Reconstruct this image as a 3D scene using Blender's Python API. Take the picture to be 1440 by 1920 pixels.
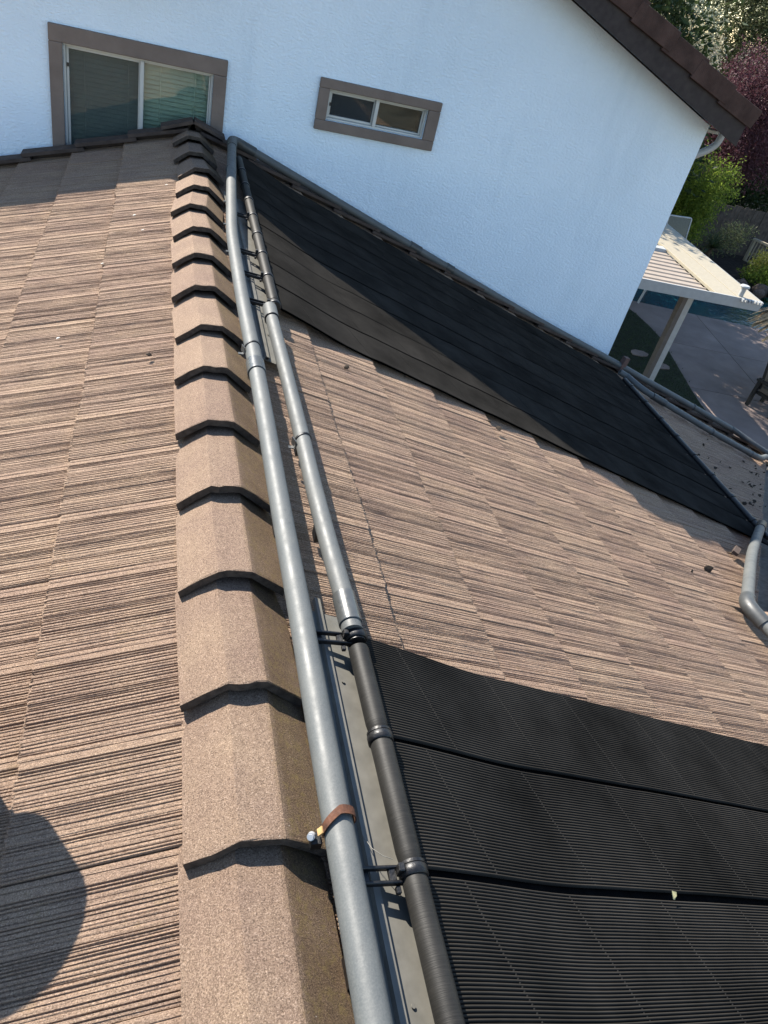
import bpy, bmesh, math, random
from mathutils import Vector, Matrix
random.seed(7)
C = bpy.context.scene
for o in list(bpy.data.objects):
    bpy.data.objects.remove(o)
COL = C.collection

# ------------------------------------------------------------------ camera, sky, sun, exposure
F_PX, YAW, PITCH, ROLL = 1395.04, 0.3877, 0.6378, 0.2750
CAM = Vector((0.018, 0.0, 1.2746))
cy, sy, cp, sp, cr, sr = math.cos(YAW), math.sin(YAW), math.cos(PITCH), math.sin(PITCH), math.cos(ROLL), math.sin(ROLL)
fwd = Vector((sy*cp, cy*cp, -sp)); rgt0 = Vector((cy, -sy, 0)); up0 = rgt0.cross(fwd)
rgt = cr*rgt0 + sr*up0; upv = -sr*rgt0 + cr*up0
cam_d = bpy.data.cameras.new('camera'); cam = bpy.data.objects.new('camera', cam_d); COL.objects.link(cam)
m = Matrix((rgt, upv, -fwd)).transposed().to_4x4(); m.translation = CAM
cam.matrix_world = m
cam_d.sensor_fit = 'HORIZONTAL'; cam_d.sensor_width = 36.0; cam_d.lens = 36.0*F_PX/1440.0
cam_d.clip_start = 0.02; cam_d.clip_end = 3000
C.camera = cam

SUN = Vector((-0.55, 0.93, 1.0)).normalized()          # towards the sun
sun_el = math.asin(SUN.z); sun_az = math.atan2(SUN.x, SUN.y)
W = bpy.data.worlds.new('World'); C.world = W; W.use_nodes = True
wn = W.node_tree.nodes; wl = W.node_tree.links
bg = wn['Background']
sky = wn.new('ShaderNodeTexSky'); sky.sky_type = 'NISHITA'; sky.sun_disc = False
sky.sun_elevation = sun_el; sky.sun_rotation = sun_az
sky.air_density = 1.15; sky.dust_density = 0.05; sky.ozone_density = 1.6
bg.inputs['Strength'].default_value = 0.10
wl.new(sky.outputs[0], bg.inputs['Color'])
sl = bpy.data.lights.new('sun', 'SUN'); sl.energy = 5.0; sl.angle = math.radians(0.53); sl.color = (1.0, 0.93, 0.83)
so = bpy.data.objects.new('sun', sl); COL.objects.link(so); so.location = (-10, 20, 20)
so.rotation_euler = SUN.to_track_quat('Z', 'Y').to_euler()
C.view_settings.view_transform = 'Standard'; C.view_settings.look = 'None'
C.view_settings.exposure = 1.68; C.view_settings.gamma = 1.0; C.view_settings.use_curve_mapping = False
C.render.engine = 'CYCLES'
C.cycles.use_denoising = True; C.cycles.use_adaptive_sampling = False; C.cycles.max_bounces = 7; C.cycles.diffuse_bounces = 3; C.cycles.transparent_max_bounces = 10

def px(P):
    d = Vector(P) - CAM; z = d.dot(fwd)
    if z < 0.05: return None
    return (720 + F_PX*d.dot(rgt)/z, 960 - F_PX*d.dot(upv)/z, z)

# ------------------------------------------------------------------ helpers
def tag(o, label=None, cat=None, group=None, kind=None):
    if label: o['label'] = label
    if cat: o['category'] = cat
    if group: o['group'] = group
    if kind: o['kind'] = kind
    return o

def empty(name, loc, label=None, cat=None, group=None, kind=None):
    o = bpy.data.objects.new(name, None); COL.objects.link(o); o.location = loc
    o.empty_display_size = 0.1
    return tag(o, label, cat, group, kind)

class MB:
    def __init__(s): s.v = []; s.f = []; s.sm = []
    def add(s, vs, fs, smooth=False):
        n = len(s.v); s.v += [tuple(p) for p in vs]; s.f += [tuple(i+n for i in q) for q in fs]; s.sm += [smooth]*len(fs); return s
    def box(s, c, d, M=None, bevel=0):
        c = Vector(c); hx, hy, hz = d[0]/2, d[1]/2, d[2]/2
        vs = [Vector((x, y, z)) for x in (-hx, hx) for y in (-hy, hy) for z in (-hz, hz)]
        vs = [c + ((M @ p) if M else p) for p in vs]
        return s.add(vs, [(0,1,3,2),(4,6,7,5),(0,4,5,1),(2,3,7,6),(0,2,6,4),(1,5,7,3)])
    def tube(s, pts, r, n=16, caps=True, smooth=True):
        pts = [Vector(p) for p in pts]; k = len(pts)
        rs = r if isinstance(r, (list, tuple)) else [r]*k
        t0 = (pts[1]-pts[0]).normalized()
        ref = Vector((0,0,1)) if abs(t0.z) < 0.9 else Vector((1,0,0))
        u = t0.cross(ref).normalized(); vs = []
        for i, p in enumerate(pts):
            if i == 0: t = pts[1]-pts[0]
            elif i == k-1: t = pts[-1]-pts[-2]
            else: t = (pts[i+1]-p).normalized() + (p-pts[i-1]).normalized()
            t = t.normalized(); u = (u - t*u.dot(t)).normalized(); w = t.cross(u)
            vs += [p + (u*math.cos(a) + w*math.sin(a))*rs[i] for a in [2*math.pi*j/n for j in range(n)]]
        fs = [(i*n+j, i*n+(j+1)%n, (i+1)*n+(j+1)%n, (i+1)*n+j) for i in range(k-1) for j in range(n)]
        s.add(vs, fs, smooth)
        if caps:
            s.add(vs[:n], [tuple(range(n))[::-1]]); s.add(vs[-n:], [tuple(range(n))])
        return s
    def prism(s, prof, A, X, Y, L):
        """profile in the plane X,Y at A extruded along L"""
        A, X, Y, L = Vector(A), Vector(X), Vector(Y), Vector(L); n = len(prof)
        a = [A + X*p[0] + Y*p[1] for p in prof]
        vs = a + [p + L for p in a]
        fs = [(i, (i+1) % n, n+(i+1) % n, n+i) for i in range(n)] + [tuple(range(n))[::-1], tuple(range(n, 2*n))]
        return s.add(vs, fs)
    def mesh(s, name, mat):
        me = bpy.data.meshes.new(name); me.from_pydata(s.v, [], s.f)
        me.polygons.foreach_set('use_smooth', s.sm)
        if mat: me.materials.append(mat)
        bm = bmesh.new(); bm.from_mesh(me); bmesh.ops.recalc_face_normals(bm, faces=bm.faces[:]); bm.to_mesh(me); bm.free()
        me.update(); return me
    def build(s, name, mat, parent=None, label=None, cat=None, group=None, kind=None):
        return link(s.mesh(name, mat), name, parent, label, cat, group, kind)

def link(me, name, parent=None, label=None, cat=None, group=None, kind=None, mw=None):
    o = bpy.data.objects.new(name, me); COL.objects.link(o)
    if mw is not None: o.matrix_world = mw
    if parent is not None:
        o.parent = parent; o.matrix_parent_inverse = wm(parent).inverted()
        if mw is None: o.matrix_basis = Matrix.Identity(4)
        else: o.matrix_basis = mw
    return tag(o, label, cat, group, kind)

def wm(o):
    mm = o.matrix_basis.copy()
    if o.parent: mm = wm(o.parent) @ o.matrix_parent_inverse @ mm
    return mm

def bevel(o, w, seg=2, ang=35):
    b = o.modifiers.new('bevel', 'BEVEL'); b.width = w; b.segments = seg; b.limit_method = 'ANGLE'; b.angle_limit = math.radians(ang)
    return o

# ------------------------------------------------------------------ materials
def new_mat(name):
    mt = bpy.data.materials.new(name); mt.use_nodes = True
    nt = mt.node_tree; nt.nodes.clear()
    out = nt.nodes.new('ShaderNodeOutputMaterial'); b = nt.nodes.new('ShaderNodeBsdfPrincipled')
    nt.links.new(b.outputs[0], out.inputs[0]); return mt, nt, b, out

def N(nt, t, **kw):
    n = nt.nodes.new(t)
    for k, v in kw.items():
        if k in n.inputs.keys() if hasattr(n.inputs, 'keys') else False: n.inputs[k].default_value = v
        else: setattr(n, k, v)
    return n

def coords(nt, scale=(1,1,1), kind='Object', rnd=True):
    tc = nt.nodes.new('ShaderNodeTexCoord'); mp = nt.nodes.new('ShaderNodeMapping')
    mp.inputs['Scale'].default_value = scale
    nt.links.new(tc.outputs[kind], mp.inputs['Vector'])
    if rnd:
        oi = nt.nodes.new('ShaderNodeObjectInfo'); ml = nt.nodes.new('ShaderNodeMath'); ml.operation = 'MULTIPLY'; ml.inputs[1].default_value = 37.0
        nt.links.new(oi.outputs['Random'], ml.inputs[0])
        cb = nt.nodes.new('ShaderNodeCombineXYZ')
        for i in range(3): nt.links.new(ml.outputs[0], cb.inputs[i])
        nt.links.new(cb.outputs[0], mp.inputs['Location'])
    return mp.outputs[0]

def noise(nt, vec, scale, detail=3, rough=0.55):
    n = nt.nodes.new('ShaderNodeTexNoise'); n.inputs['Scale'].default_value = scale; n.inputs['Detail'].default_value = detail; n.inputs['Roughness'].default_value = rough
    nt.links.new(vec, n.inputs['Vector']); return n.outputs[0]

def ramp(nt, fac, stops):
    r = nt.nodes.new('ShaderNodeValToRGB'); e = r.color_ramp.elements
    while len(e) < len(stops): e.new(0.5)
    for i, (p, c) in enumerate(stops):
        e[i].position = p; e[i].color = (c[0], c[1], c[2], 1) if not isinstance(c, (int, float)) else (c, c, c, 1)
    nt.links.new(fac, r.inputs[0]); return r.outputs[0]

def mix(nt, fac, a, b, mode='MIX'):
    n = nt.nodes.new('ShaderNodeMix'); n.data_type = 'RGBA'; n.blend_type = mode
    for s, v in ((n.inputs[0], fac), (n.inputs[6], a), (n.inputs[7], b)):
        if isinstance(v, bpy.types.NodeSocket): nt.links.new(v, s)
        elif isinstance(v, (int, float)): s.default_value = v
        else: s.default_value = (v[0], v[1], v[2], 1)
    return n.outputs[2]

def bump(nt, b, h, dist, strength=1.0, prev=None):
    n = nt.nodes.new('ShaderNodeBump'); n.inputs['Distance'].default_value = dist; n.inputs['Strength'].default_value = strength
    nt.links.new(h, n.inputs['Height'])
    if prev is not None: nt.links.new(prev, n.inputs['Normal'])
    nt.links.new(n.outputs[0], b.inputs['Normal']); return n.outputs[0]

K = 0.58      # the photograph is exposed for the shaded wall: sunlit things are this much darker than they look
def simple(name, col, rough=0.5, var=0.12, scale=20, spec=0.4, bmp=0.0, bscale=200, metal=0.0, kind='Object'):
    col = tuple(c*K for c in col)
    mt, nt, b, _ = new_mat(name)
    v = coords(nt, kind=kind)
    n = noise(nt, v, scale, 4)
    d = tuple(c*(1-var*1.6) for c in col); l = tuple(min(1, c*(1+var)) for c in col)
    c = ramp(nt, n, [(0.3, d), (0.7, l)])
    nt.links.new(c, b.inputs['Base Color'])
    r2 = ramp(nt, noise(nt, v, scale*2.3, 3), [(0.3, max(0, rough-0.1)), (0.7, min(1, rough+0.1))])
    nt.links.new(r2, b.inputs['Roughness'])
    b.inputs['Specular IOR Level'].default_value = spec; b.inputs['Metallic'].default_value = metal
    if bmp: bump(nt, b, noise(nt, v, bscale, 3), bmp)
    return mt

def tile_mat(name, lichen=False):
    mt, nt, b, _ = new_mat(name)
    v = coords(nt); v2 = coords(nt, (3.0, 85.0, 3.0)) if not lichen else coords(nt, (60.0, 4.0, 3.0))
    g = noise(nt, v, 360, 4, 0.8)
    base = ramp(nt, g, [(0.34, (0.10, 0.070, 0.048)), (0.44, (0.325, 0.230, 0.160)), (0.56, (0.43, 0.310, 0.222)), (0.67, (0.70, 0.545, 0.41))] if not lichen else [(0.36, (0.075, 0.052, 0.036)), (0.45, (0.25, 0.175, 0.122)), (0.55, (0.32, 0.230, 0.165)), (0.65, (0.58, 0.45, 0.34))])
    st = ramp(nt, noise(nt, v2, 1.0, 4, 0.7), [(0.34, (0.80, 0.77, 0.75)), (0.62, (1.06, 1.03, 1.0))])
    kk = K*(1.16 if lichen else 1.30)
    base = mix(nt, 1.0, base, (kk*0.95, kk*0.99, kk*1.06), 'MULTIPLY')
    c = mix(nt, 0.45 if not lichen else 0.35, base, st, 'MULTIPLY')
    bl = ramp(nt, noise(nt, v, 5.5, 4, 0.6), [(0.3, (0.80, 0.74, 0.74)), (0.7, (1.06, 1.03, 0.96))])
    c = mix(nt, 0.8, c, bl, 'MULTIPLY')
    g2 = ramp(nt, noise(nt, v, 125, 3, 0.75), [(0.33, (0.78, 0.75, 0.73)), (0.52, (1.0, 1.0, 1.0)), (0.68, (1.14, 1.12, 1.08))])
    c = mix(nt, 0.85, c, g2, 'MULTIPLY')
    oi = nt.nodes.new('ShaderNodeObjectInfo')
    tn = ramp(nt, oi.outputs['Random'], [(0.0, (0.93, 0.89, 0.88)), (0.5, (1.0, 0.98, 0.95)), (1.0, (1.05, 1.03, 1.0))])
    c = mix(nt, 0.9, c, tn, 'MULTIPLY')
    # ochre lichen blotches; ridge tiles also darken over the right flank
    if lichen:
        geo = nt.nodes.new('ShaderNodeTexCoord'); sp_ = nt.nodes.new('ShaderNodeSeparateXYZ'); nt.links.new(geo.outputs['Object'], sp_.inputs[0])
        side = ramp(nt, sp_.outputs[0], [(0.030, 0.0), (0.055, 1.0)])
        flank = ramp(nt, noise(nt, v, 9, 4, 0.7), [(0.25, 0.60), (0.55, 1.0)])
        f = nt.nodes.new('ShaderNodeMath'); f.operation = 'MULTIPLY'; nt.links.new(side, f.inputs[0]); nt.links.new(flank, f.inputs[1])
        c = mix(nt, f.outputs[0], c, (0.52, 0.49, 0.40), 'MULTIPLY')
        li = ramp(nt, noise(nt, v, 48, 6, 0.85), [(0.50, 0.0), (0.64, 0.75)])
        f2 = nt.nodes.new('ShaderNodeMath'); f2.operation = 'MULTIPLY'; nt.links.new(side, f2.inputs[0]); nt.links.new(li, f2.inputs[1])
        c = mix(nt, f2.outputs[0], c, (0.125, 0.090, 0.034))
    else:
        li = ramp(nt, noise(nt, v, 17, 5, 0.75), [(0.60, 0.0), (0.75, 0.45)])
        c = mix(nt, li, c, (0.20, 0.14, 0.065))
    vo = nt.nodes.new('ShaderNodeTexVoronoi'); vo.inputs['Scale'].default_value = 34; nt.links.new(v, vo.inputs['Vector'])
    spk = ramp(nt, vo.outputs['Distance'], [(0.022, 0.8), (0.04, 0.0)])
    c = mix(nt, spk, c, (0.34, 0.31, 0.27))
    nt.links.new(c, b.inputs['Base Color'])
    b.inputs['Roughness'].default_value = 0.92; b.inputs['Specular IOR Level'].default_value = 0.25
    p = bump(nt, b, g, 0.0036, 1.0)
    if not lichen:
        p = bump(nt, b, noise(nt, coords(nt, (10, 160, 10)), 1.0, 5, 0.75), 0.006, 0.9, p)
    return mt

M_TILE = tile_mat('roof_tile_concrete')
M_CAP = tile_mat('ridge_tile_concrete', True)
M_EDGE = simple('painted_butt_shade', (0.10, 0.078, 0.062), 0.95, 0.3, 60, 0.2, 0.003, 300)  # shade on the ridge tile butts, put into their colour
M_DECK = simple('roof_underlay', (0.05, 0.042, 0.036), 0.9, 0.2, 30)
M_PVC = simple('grey_pvc', (0.36, 0.41, 0.43), 0.36, 0.10, 9, 0.5)
# scuffs on the pvc
def pvc_mat():
    mt, nt, b, _ = new_mat('grey_pvc_weathered')
    v = coords(nt)
    c = ramp(nt, noise(nt, v, 7, 4), [(0.3, (0.0616, 0.0671, 0.0674)), (0.7, (0.0849, 0.0888, 0.0855))])
    s = ramp(nt, noise(nt, v, 30, 7, 0.85), [(0.56, 0.0), (0.70, 0.7)])
    c = mix(nt, s, c, (0.0315, 0.0341, 0.0360))
    c = mix(nt, ramp(nt, noise(nt, v, 300, 2, 0.6), [(0.35, 0.25), (0.6, 0.0)]), c, (0.1321, 0.1319, 0.1256))
    nt.links.new(c, b.inputs['Base Color'])
    nt.links.new(ramp(nt, noise(nt, v, 24, 4), [(0.3, 0.46), (0.7, 0.64)]), b.inputs['Roughness'])
    b.inputs['Specular IOR Level'].default_value = 0.32
    bump(nt, b, noise(nt, v, 90, 3), 0.0006, 0.6)
    return mt
M_PVC = pvc_mat()
M_COUP = simple('grey_coupling', (0.085, 0.090, 0.089), 0.33, 0.10, 30, 0.5)
M_ELBOW = simple('dark_grey_elbow', (0.060, 0.065, 0.066), 0.5, 0.12, 30, 0.5)
M_BLACK = simple('black_plastic', (0.009, 0.009, 0.010), 0.45, 0.3, 40, 0.4, 0.001, 120)
def header_mat():
    mt, nt, b, _ = new_mat('black_header_dusty')
    v = coords(nt)
    c = ramp(nt, noise(nt, v, 9, 5, 0.7), [(0.3, (0.0084, 0.0082, 0.0074)), (0.7, (0.0186, 0.0177, 0.0158))])
    c = mix(nt, ramp(nt, noise(nt, coords(nt, (1, 30, 1)), 12, 3), [(0.5, 0.0), (0.75, 0.35)]), c, (0.0302, 0.0279, 0.0241))
    nt.links.new(c, b.inputs['Base Color']); b.inputs['Roughness'].default_value = 0.55; b.inputs['Specular IOR Level'].default_value = 0.2
    bump(nt, b, noise(nt, coords(nt, (3, 60, 3)), 10, 3), 0.0008, 0.6)
    return mt
M_HEAD = header_mat()
def mat_mat(name, dust):
    mt, nt, b, _ = new_mat(name)
    v = coords(nt)
    c = ramp(nt, noise(nt, v, 3, 5, 0.65), [(0.3, tuple(0.005+dust*x for x in (0.0050, 0.0045, 0.0037))), (0.7, tuple(0.008+dust*x for x in (0.0149, 0.0133, 0.0112)))])
    sp2 = ramp(nt, noise(nt, v, 55, 2), [(0.76, 0.0), (0.82, 0.5)])
    c = mix(nt, sp2, c, (0.0310, 0.0291, 0.0260))
    nt.links.new(c, b.inputs['Base Color']); b.inputs['Roughness'].default_value = 0.5; b.inputs['Specular IOR Level'].default_value = 0.0 if dust > 1 else 0.10
    return mt
M_MATN = mat_mat('black_solar_mat', 1.9); M_MATF = mat_mat('black_solar_mat_dusty', 1.5)
M_BACK = simple('black_backing', (0.006, 0.006, 0.0065), 0.9, 0.2, 20, 0.03)
M_FLASH = simple('painted_metal_strip', (0.19, 0.183, 0.16), 0.55, 0.10, 25, 0.4)
M_STEEL = simple('zinc_steel', (0.62, 0.63, 0.64), 0.35, 0.1, 60, 0.5, metal=0.25)
M_RUST = simple('rusted_steel', (0.13, 0.050, 0.024), 0.8, 0.4, 40, 0.3, 0.001, 150)
M_TAN = simple('tan_tape', (0.58, 0.36, 0.15), 0.6, 0.2, 40)
def stucco():
    mt, nt, b, _ = new_mat('white_stucco')
    v = coords(nt, rnd=False)
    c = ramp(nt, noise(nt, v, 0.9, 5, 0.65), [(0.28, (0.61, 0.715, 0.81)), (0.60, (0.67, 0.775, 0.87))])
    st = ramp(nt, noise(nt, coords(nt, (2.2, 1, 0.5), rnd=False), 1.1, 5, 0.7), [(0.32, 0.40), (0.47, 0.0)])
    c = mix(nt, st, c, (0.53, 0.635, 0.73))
    nt.links.new(c, b.inputs['Base Color']); b.inputs['Roughness'].default_value = 0.85; b.inputs['Specular IOR Level'].default_value = 0.25
    h = noise(nt, coords(nt, (1.0, 1, 1.7), rnd=False), 42, 5, 0.62)
    h2 = ramp(nt, h, [(0.36, 0.0), (0.66, 1.0)])
    p = bump(nt, b, h2, 0.010, 0.55)
    bump(nt, b, noise(nt, v, 190, 3), 0.0022, 0.6, p)
    return mt
M_STUC = stucco()
M_TRIM = simple('taupe_window_trim', (0.26, 0.205, 0.175), 0.8, 0.10, 6, 0.3, 0.003, 60)
M_VINYL = simple('white_vinyl', (0.72, 0.73, 0.70), 0.4, 0.05, 10)
M_FASC = simple('brown_fascia_paint', (0.034, 0.024, 0.026), 0.6, 0.12, 12, 0.3)
M_RAKE = simple('brown_rake_tile', (0.100, 0.060, 0.050), 0.9, 0.25, 9, 0.2, 0.004, 150)
M_RAKE2 = simple('grey_brown_rake_tile', (0.125, 0.092, 0.076), 0.9, 0.2, 18, 0.2, 0.003, 260)
M_WHITE = simple('white_paint', (0.50, 0.51, 0.50), 0.45, 0.06, 12)
M_CREAM = simple('cream_paint', (0.43, 0.375, 0.27), 0.5, 0.05, 12)
M_PAN = simple('pan_roof_tan', (0.42, 0.345, 0.27), 0.5, 0.08, 6)
M_TAUPE = simple('taupe_post', (0.13, 0.11, 0.10), 0.6, 0.1, 10)
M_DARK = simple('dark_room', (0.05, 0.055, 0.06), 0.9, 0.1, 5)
M_BLIND = simple('blind_slat', (0.80, 0.84, 0.78), 0.6, 0.05, 10)
M_CONC = simple('patio_concrete', (0.28, 0.215, 0.185), 0.85, 0.16, 1.4, 0.25, 0.002, 160)
M_SOIL = simple('garden_soil', (0.03, 0.022, 0.017), 0.95, 0.35, 6, 0.2, 0.03, 9)
M_EARTH = simple('dry_ground', (0.17, 0.14, 0.10), 0.95, 0.3, 0.6, 0.2, 0.03, 5)
M_LAWN = simple('lawn_turf', (0.018, 0.032, 0.011), 0.95, 0.35, 8, 0.2, 0.02, 120)
M_WOOD = simple('weathered_fence_wood', (0.10, 0.085, 0.075), 0.9, 0.25, 9, 0.2, 0.003, 60)
M_BARK = simple('bark', (0.10, 0.075, 0.055), 0.95, 0.3, 14, 0.2, 0.01, 40)
M_ROCK = simple('boulder_stone', (0.13, 0.105, 0.09), 0.95, 0.3, 5, 0.2, 0.02, 18)
M_PINK = simple('pinkish_wood_block', (0.19, 0.11, 0.09), 0.85, 0.2, 25)
M_THATCH = simple('palm_thatch', (0.46, 0.32, 0.17), 0.9, 0.35, 20)
M_CHAIR = simple('black_chair_frame', (0.016, 0.015, 0.015), 0.5, 0.2, 15)
M_CUSH = simple('beige_cushion', (0.20, 0.165, 0.13), 0.9, 0.1, 15)
M_LEAFD = simple('dry_leaf_dark', (0.055, 0.036, 0.020), 0.9, 0.4, 60)
M_LEAFY = simple('pale_yellow_leaf', (0.68, 0.60, 0.30), 0.8, 0.2, 60)
M_DROP = simple('white_dropping', (0.72, 0.70, 0.64), 0.8, 0.1, 60)
def glass_mat(name, tint, refl):
    mt, nt, b, out = new_mat(name); nt.nodes.remove(b)
    g = nt.nodes.new('ShaderNodeBsdfGlossy'); g.inputs['Roughness'].default_value = 0.015; g.inputs['Color'].default_value = (1, 1, 1, 1)
    t = nt.nodes.new('ShaderNodeBsdfTransparent'); t.inputs[0].default_value = (*tint, 1)
    fr = nt.nodes.new('ShaderNodeFresnel'); fr.inputs['IOR'].default_value = refl
    mx = nt.nodes.new('ShaderNodeMixShader'); nt.links.new(fr.outputs[0], mx.inputs[0]); nt.links.new(t.outputs[0], mx.inputs[1]); nt.links.new(g.outputs[0], mx.inputs[2])
    v = coords(nt, rnd=False); bp = nt.nodes.new('ShaderNodeBump'); bp.inputs['Distance'].default_value = 0.02; bp.inputs['Strength'].default_value = 0.25
    nt.links.new(noise(nt, v, 2.2, 1), bp.inputs['Height']); nt.links.new(bp.outputs[0], g.inputs['Normal']) if name == 'window_glass' else None
    nt.links.new(mx.outputs[0], out.inputs[0]); return mt
M_GLASSD = glass_mat('smoked_pane', (0.25, 0.24, 0.25), 1.35)
M_GLASS = glass_mat('window_glass', (0.84, 0.92, 0.89), 1.55)
def screen_mat():
    mt, nt, b, out = new_mat('insect_screen')
    b.inputs['Base Color'].default_value = (0.03, 0.04, 0.05, 1); b.inputs['Roughness'].default_value = 0.8
    t = nt.nodes.new('ShaderNodeBsdfTransparent'); mx = nt.nodes.new('ShaderNodeMixShader'); mx.inputs[0].default_value = 0.30
    nt.links.new(t.outputs[0], mx.inputs[1]); nt.links.new(b.outputs[0], mx.inputs[2]); nt.links.new(mx.outputs[0], out.inputs[0]); return mt
M_SCREEN = screen_mat()
def water_mat():
    mt, nt, b, _ = new_mat('pool_water')
    v = coords(nt, rnd=False)
    nt.links.new(ramp(nt, noise(nt, v, 0.5, 2), [(0.3, (0.004, 0.03, 0.04)), (0.7, (0.01, 0.06, 0.075))]), b.inputs['Base Color'])
    b.inputs['Roughness'].default_value = 0.04; b.inputs['IOR'].default_value = 1.33; b.inputs['Specular IOR Level'].default_value = 0.7
    bump(nt, b, noise(nt, v, 3.5, 3), 0.03, 0.5); return mt
M_WATER = water_mat()
def leaf_mat(name, a, b_, trans=0.35):
    mt, nt, b, out = new_mat(name)
    v = coords(nt, rnd=False)
    geo = nt.nodes.new('ShaderNodeNewGeometry')
    c = ramp(nt, geo.outputs['Random Per Island'], [(0.0, a), (1.0, b_)])
    nt.links.new(c, b.inputs['Base Color']); b.inputs['Roughness'].default_value = 0.55; b.inputs['Specular IOR Level'].default_value = 0.18
    tr = nt.nodes.new('ShaderNodeBsdfTranslucent'); nt.links.new(c, tr.inputs[0])
    mx = nt.nodes.new('ShaderNodeMixShader'); mx.inputs[0].default_value = trans
    nt.links.new(b.outputs[0], mx.inputs[1]); nt.links.new(tr.outputs[0], mx.inputs[2]); nt.links.new(mx.outputs[0], out.inputs[0]); return mt
M_L_GREEN = leaf_mat('leaf_bright_green', (0.050, 0.090, 0.013), (0.21, 0.27, 0.040), 0.55)
M_L_DARK = leaf_mat('leaf_olive', (0.060, 0.078, 0.036), (0.175, 0.185, 0.090), 0.5)
M_L_GREY = leaf_mat('leaf_grey_green', (0.13, 0.155, 0.11), (0.30, 0.32, 0.23), 0.45)
M_L_CREAM = leaf_mat('blossom_cream', (0.50, 0.42, 0.26), (0.75, 0.66, 0.45), 0.5)
M_L_PLUM = leaf_mat('leaf_purple_plum', (0.030, 0.010, 0.014), (0.125, 0.055, 0.066), 0.3)
M_L_YEL = leaf_mat('leaf_yellow_green', (0.0620, 0.0806, 0.0124), (0.1364, 0.1488, 0.0310), 0.45)
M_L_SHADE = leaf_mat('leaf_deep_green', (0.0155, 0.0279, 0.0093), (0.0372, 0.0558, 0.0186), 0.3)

# ------------------------------------------------------------------ geometry constants
XR = 0.231; DZ = 0.03; SL = 0.355; TH = math.atan(SL); ct, st_ = math.cos(TH), math.sin(TH)
YW = 5.907                   # house wall
GZ = -4.9                    # ground
YEND = 5.80                  # upper end of the tiled roof (rake)
def R1(x, y, h=0.0): return Vector((x, y, -DZ - SL*(x-XR) + h))
def L1(x, y, h=0.0): return Vector((x, y, -DZ - SL*(XR-x) + h))
VD = 1.0                     # valley x - y
WY = 2.05; WX = WY + VD      # wing ridge
ZWR = R1(WX, WY).z
def F2(x, y, h=0.0): return Vector((x, y, ZWR - SL*(y-WY) + h))
def F3(x, y, h=0.0): return Vector((x, y, ZWR - SL*(WY-y) + h))

# ------------------------------------------------------------------ setting: ground, yard
g = MB(); g.add([(-900,-900,GZ-0.3),(900,-900,GZ-0.3),(900,900,GZ-0.3),(-900,900,GZ-0.3)], [(0,1,2,3)]).build('ground', M_EARTH, kind='structure')

def smooth_early(pts, n=4):
    pts = [Vector(p) for p in pts]; out = []
    for i in range(len(pts)-1):
        p0 = pts[max(0,i-1)]; p1 = pts[i]; p2 = pts[i+1]; p3 = pts[min(len(pts)-1, i+2)]
        for k in range(n):
            t = k/n; out.append(0.5*((2*p1) + (p2-p0)*t + (2*p0-5*p1+4*p2-p3)*t*t + (3*p1-p0-3*p2+p3)*t**3))
    out.append(pts[-1]); return out

# ------------------------------------------------------------------ low building with the tiled roof
bld = empty('low_building', (XR, 1.0, GZ), 'low wing roofed in brown ribbed concrete tiles with a straight ridge', 'building')
w = MB()
w.box((0.2, 0.6, (GZ-2.3)/2-0.35), (8.4, 9.6, -GZ-2.55))
w.box((5.4, 2.2, (GZ-2.3)/2-0.35), (3.0, 6.6, -GZ-2.55))
w.build('wall', M_STUC, bld)
dk = MB()
YB = -4.2
def deckquad(pts, t=0.05):
    pts = [Vector(p) for p in pts]; n = len(pts)
    lo = [p - Vector((0,0,t)) for p in pts]
    dk.add(pts + lo, [tuple(range(n)), tuple(range(n, 2*n))[::-1]] + [(i, (i+1)%n, n+(i+1)%n, n+i) for i in range(n)])
h0 = -0.075
XE = 6.85
deckquad([R1(XR, YB, h0), R1(XR, YEND, h0), R1(XE-0.05, YEND, h0), R1(WX, WY, h0), R1(5.1+0.3, -0.3, h0), R1(XE, -1.75, h0), R1(XE, YB, h0)])
deckquad([L1(XR, YB, h0-0.004), L1(XR, YEND, h0-0.004), L1(-4.2, YEND, h0-0.004), L1(-4.2, YB, h0-0.004)])
deckquad([F2(WX, WY, h0-0.008), F2(9, WY, h0-0.008), F2(9, YEND, h0-0.008), F2(YEND+VD, YEND, h0-0.008)])
deckquad([F3(WX, WY, h0-0.012), F3(9, WY, h0-0.012), F3(9, -1.75, h0-0.012), F3(XE, -1.75, h0-0.012)])
roof = dk.build('roof', M_DECK, bld)
# fascia round the wing eave
fb = MB(); fb.box((7.9, YEND+0.02, F2(0, YEND).z-0.16), (2.2, 0.03, 0.18)); fb.build('fascia', M_FASC, bld)
rf = MB(); A = R1(XR, YEND+0.012, -0.20); Bp = R1(XE-0.06, YEND+0.012, -0.20)
rf.prism([(0,-0.07),(0,0.09),(0.022,0.09),(0.022,-0.07)], A, (0,1,0), (0,0,1), Bp-A)
A = L1(XR, YEND+0.012, -0.20); Bp = L1(-4.2, YEND+0.012, -0.20)
rf.prism([(0,-0.07),(0,0.09),(0.022,0.09),(0.022,-0.07)], A, (0,1,0), (0,0,1), Bp-A)
rf.build('fascia', M_FASC, bld)

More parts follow.
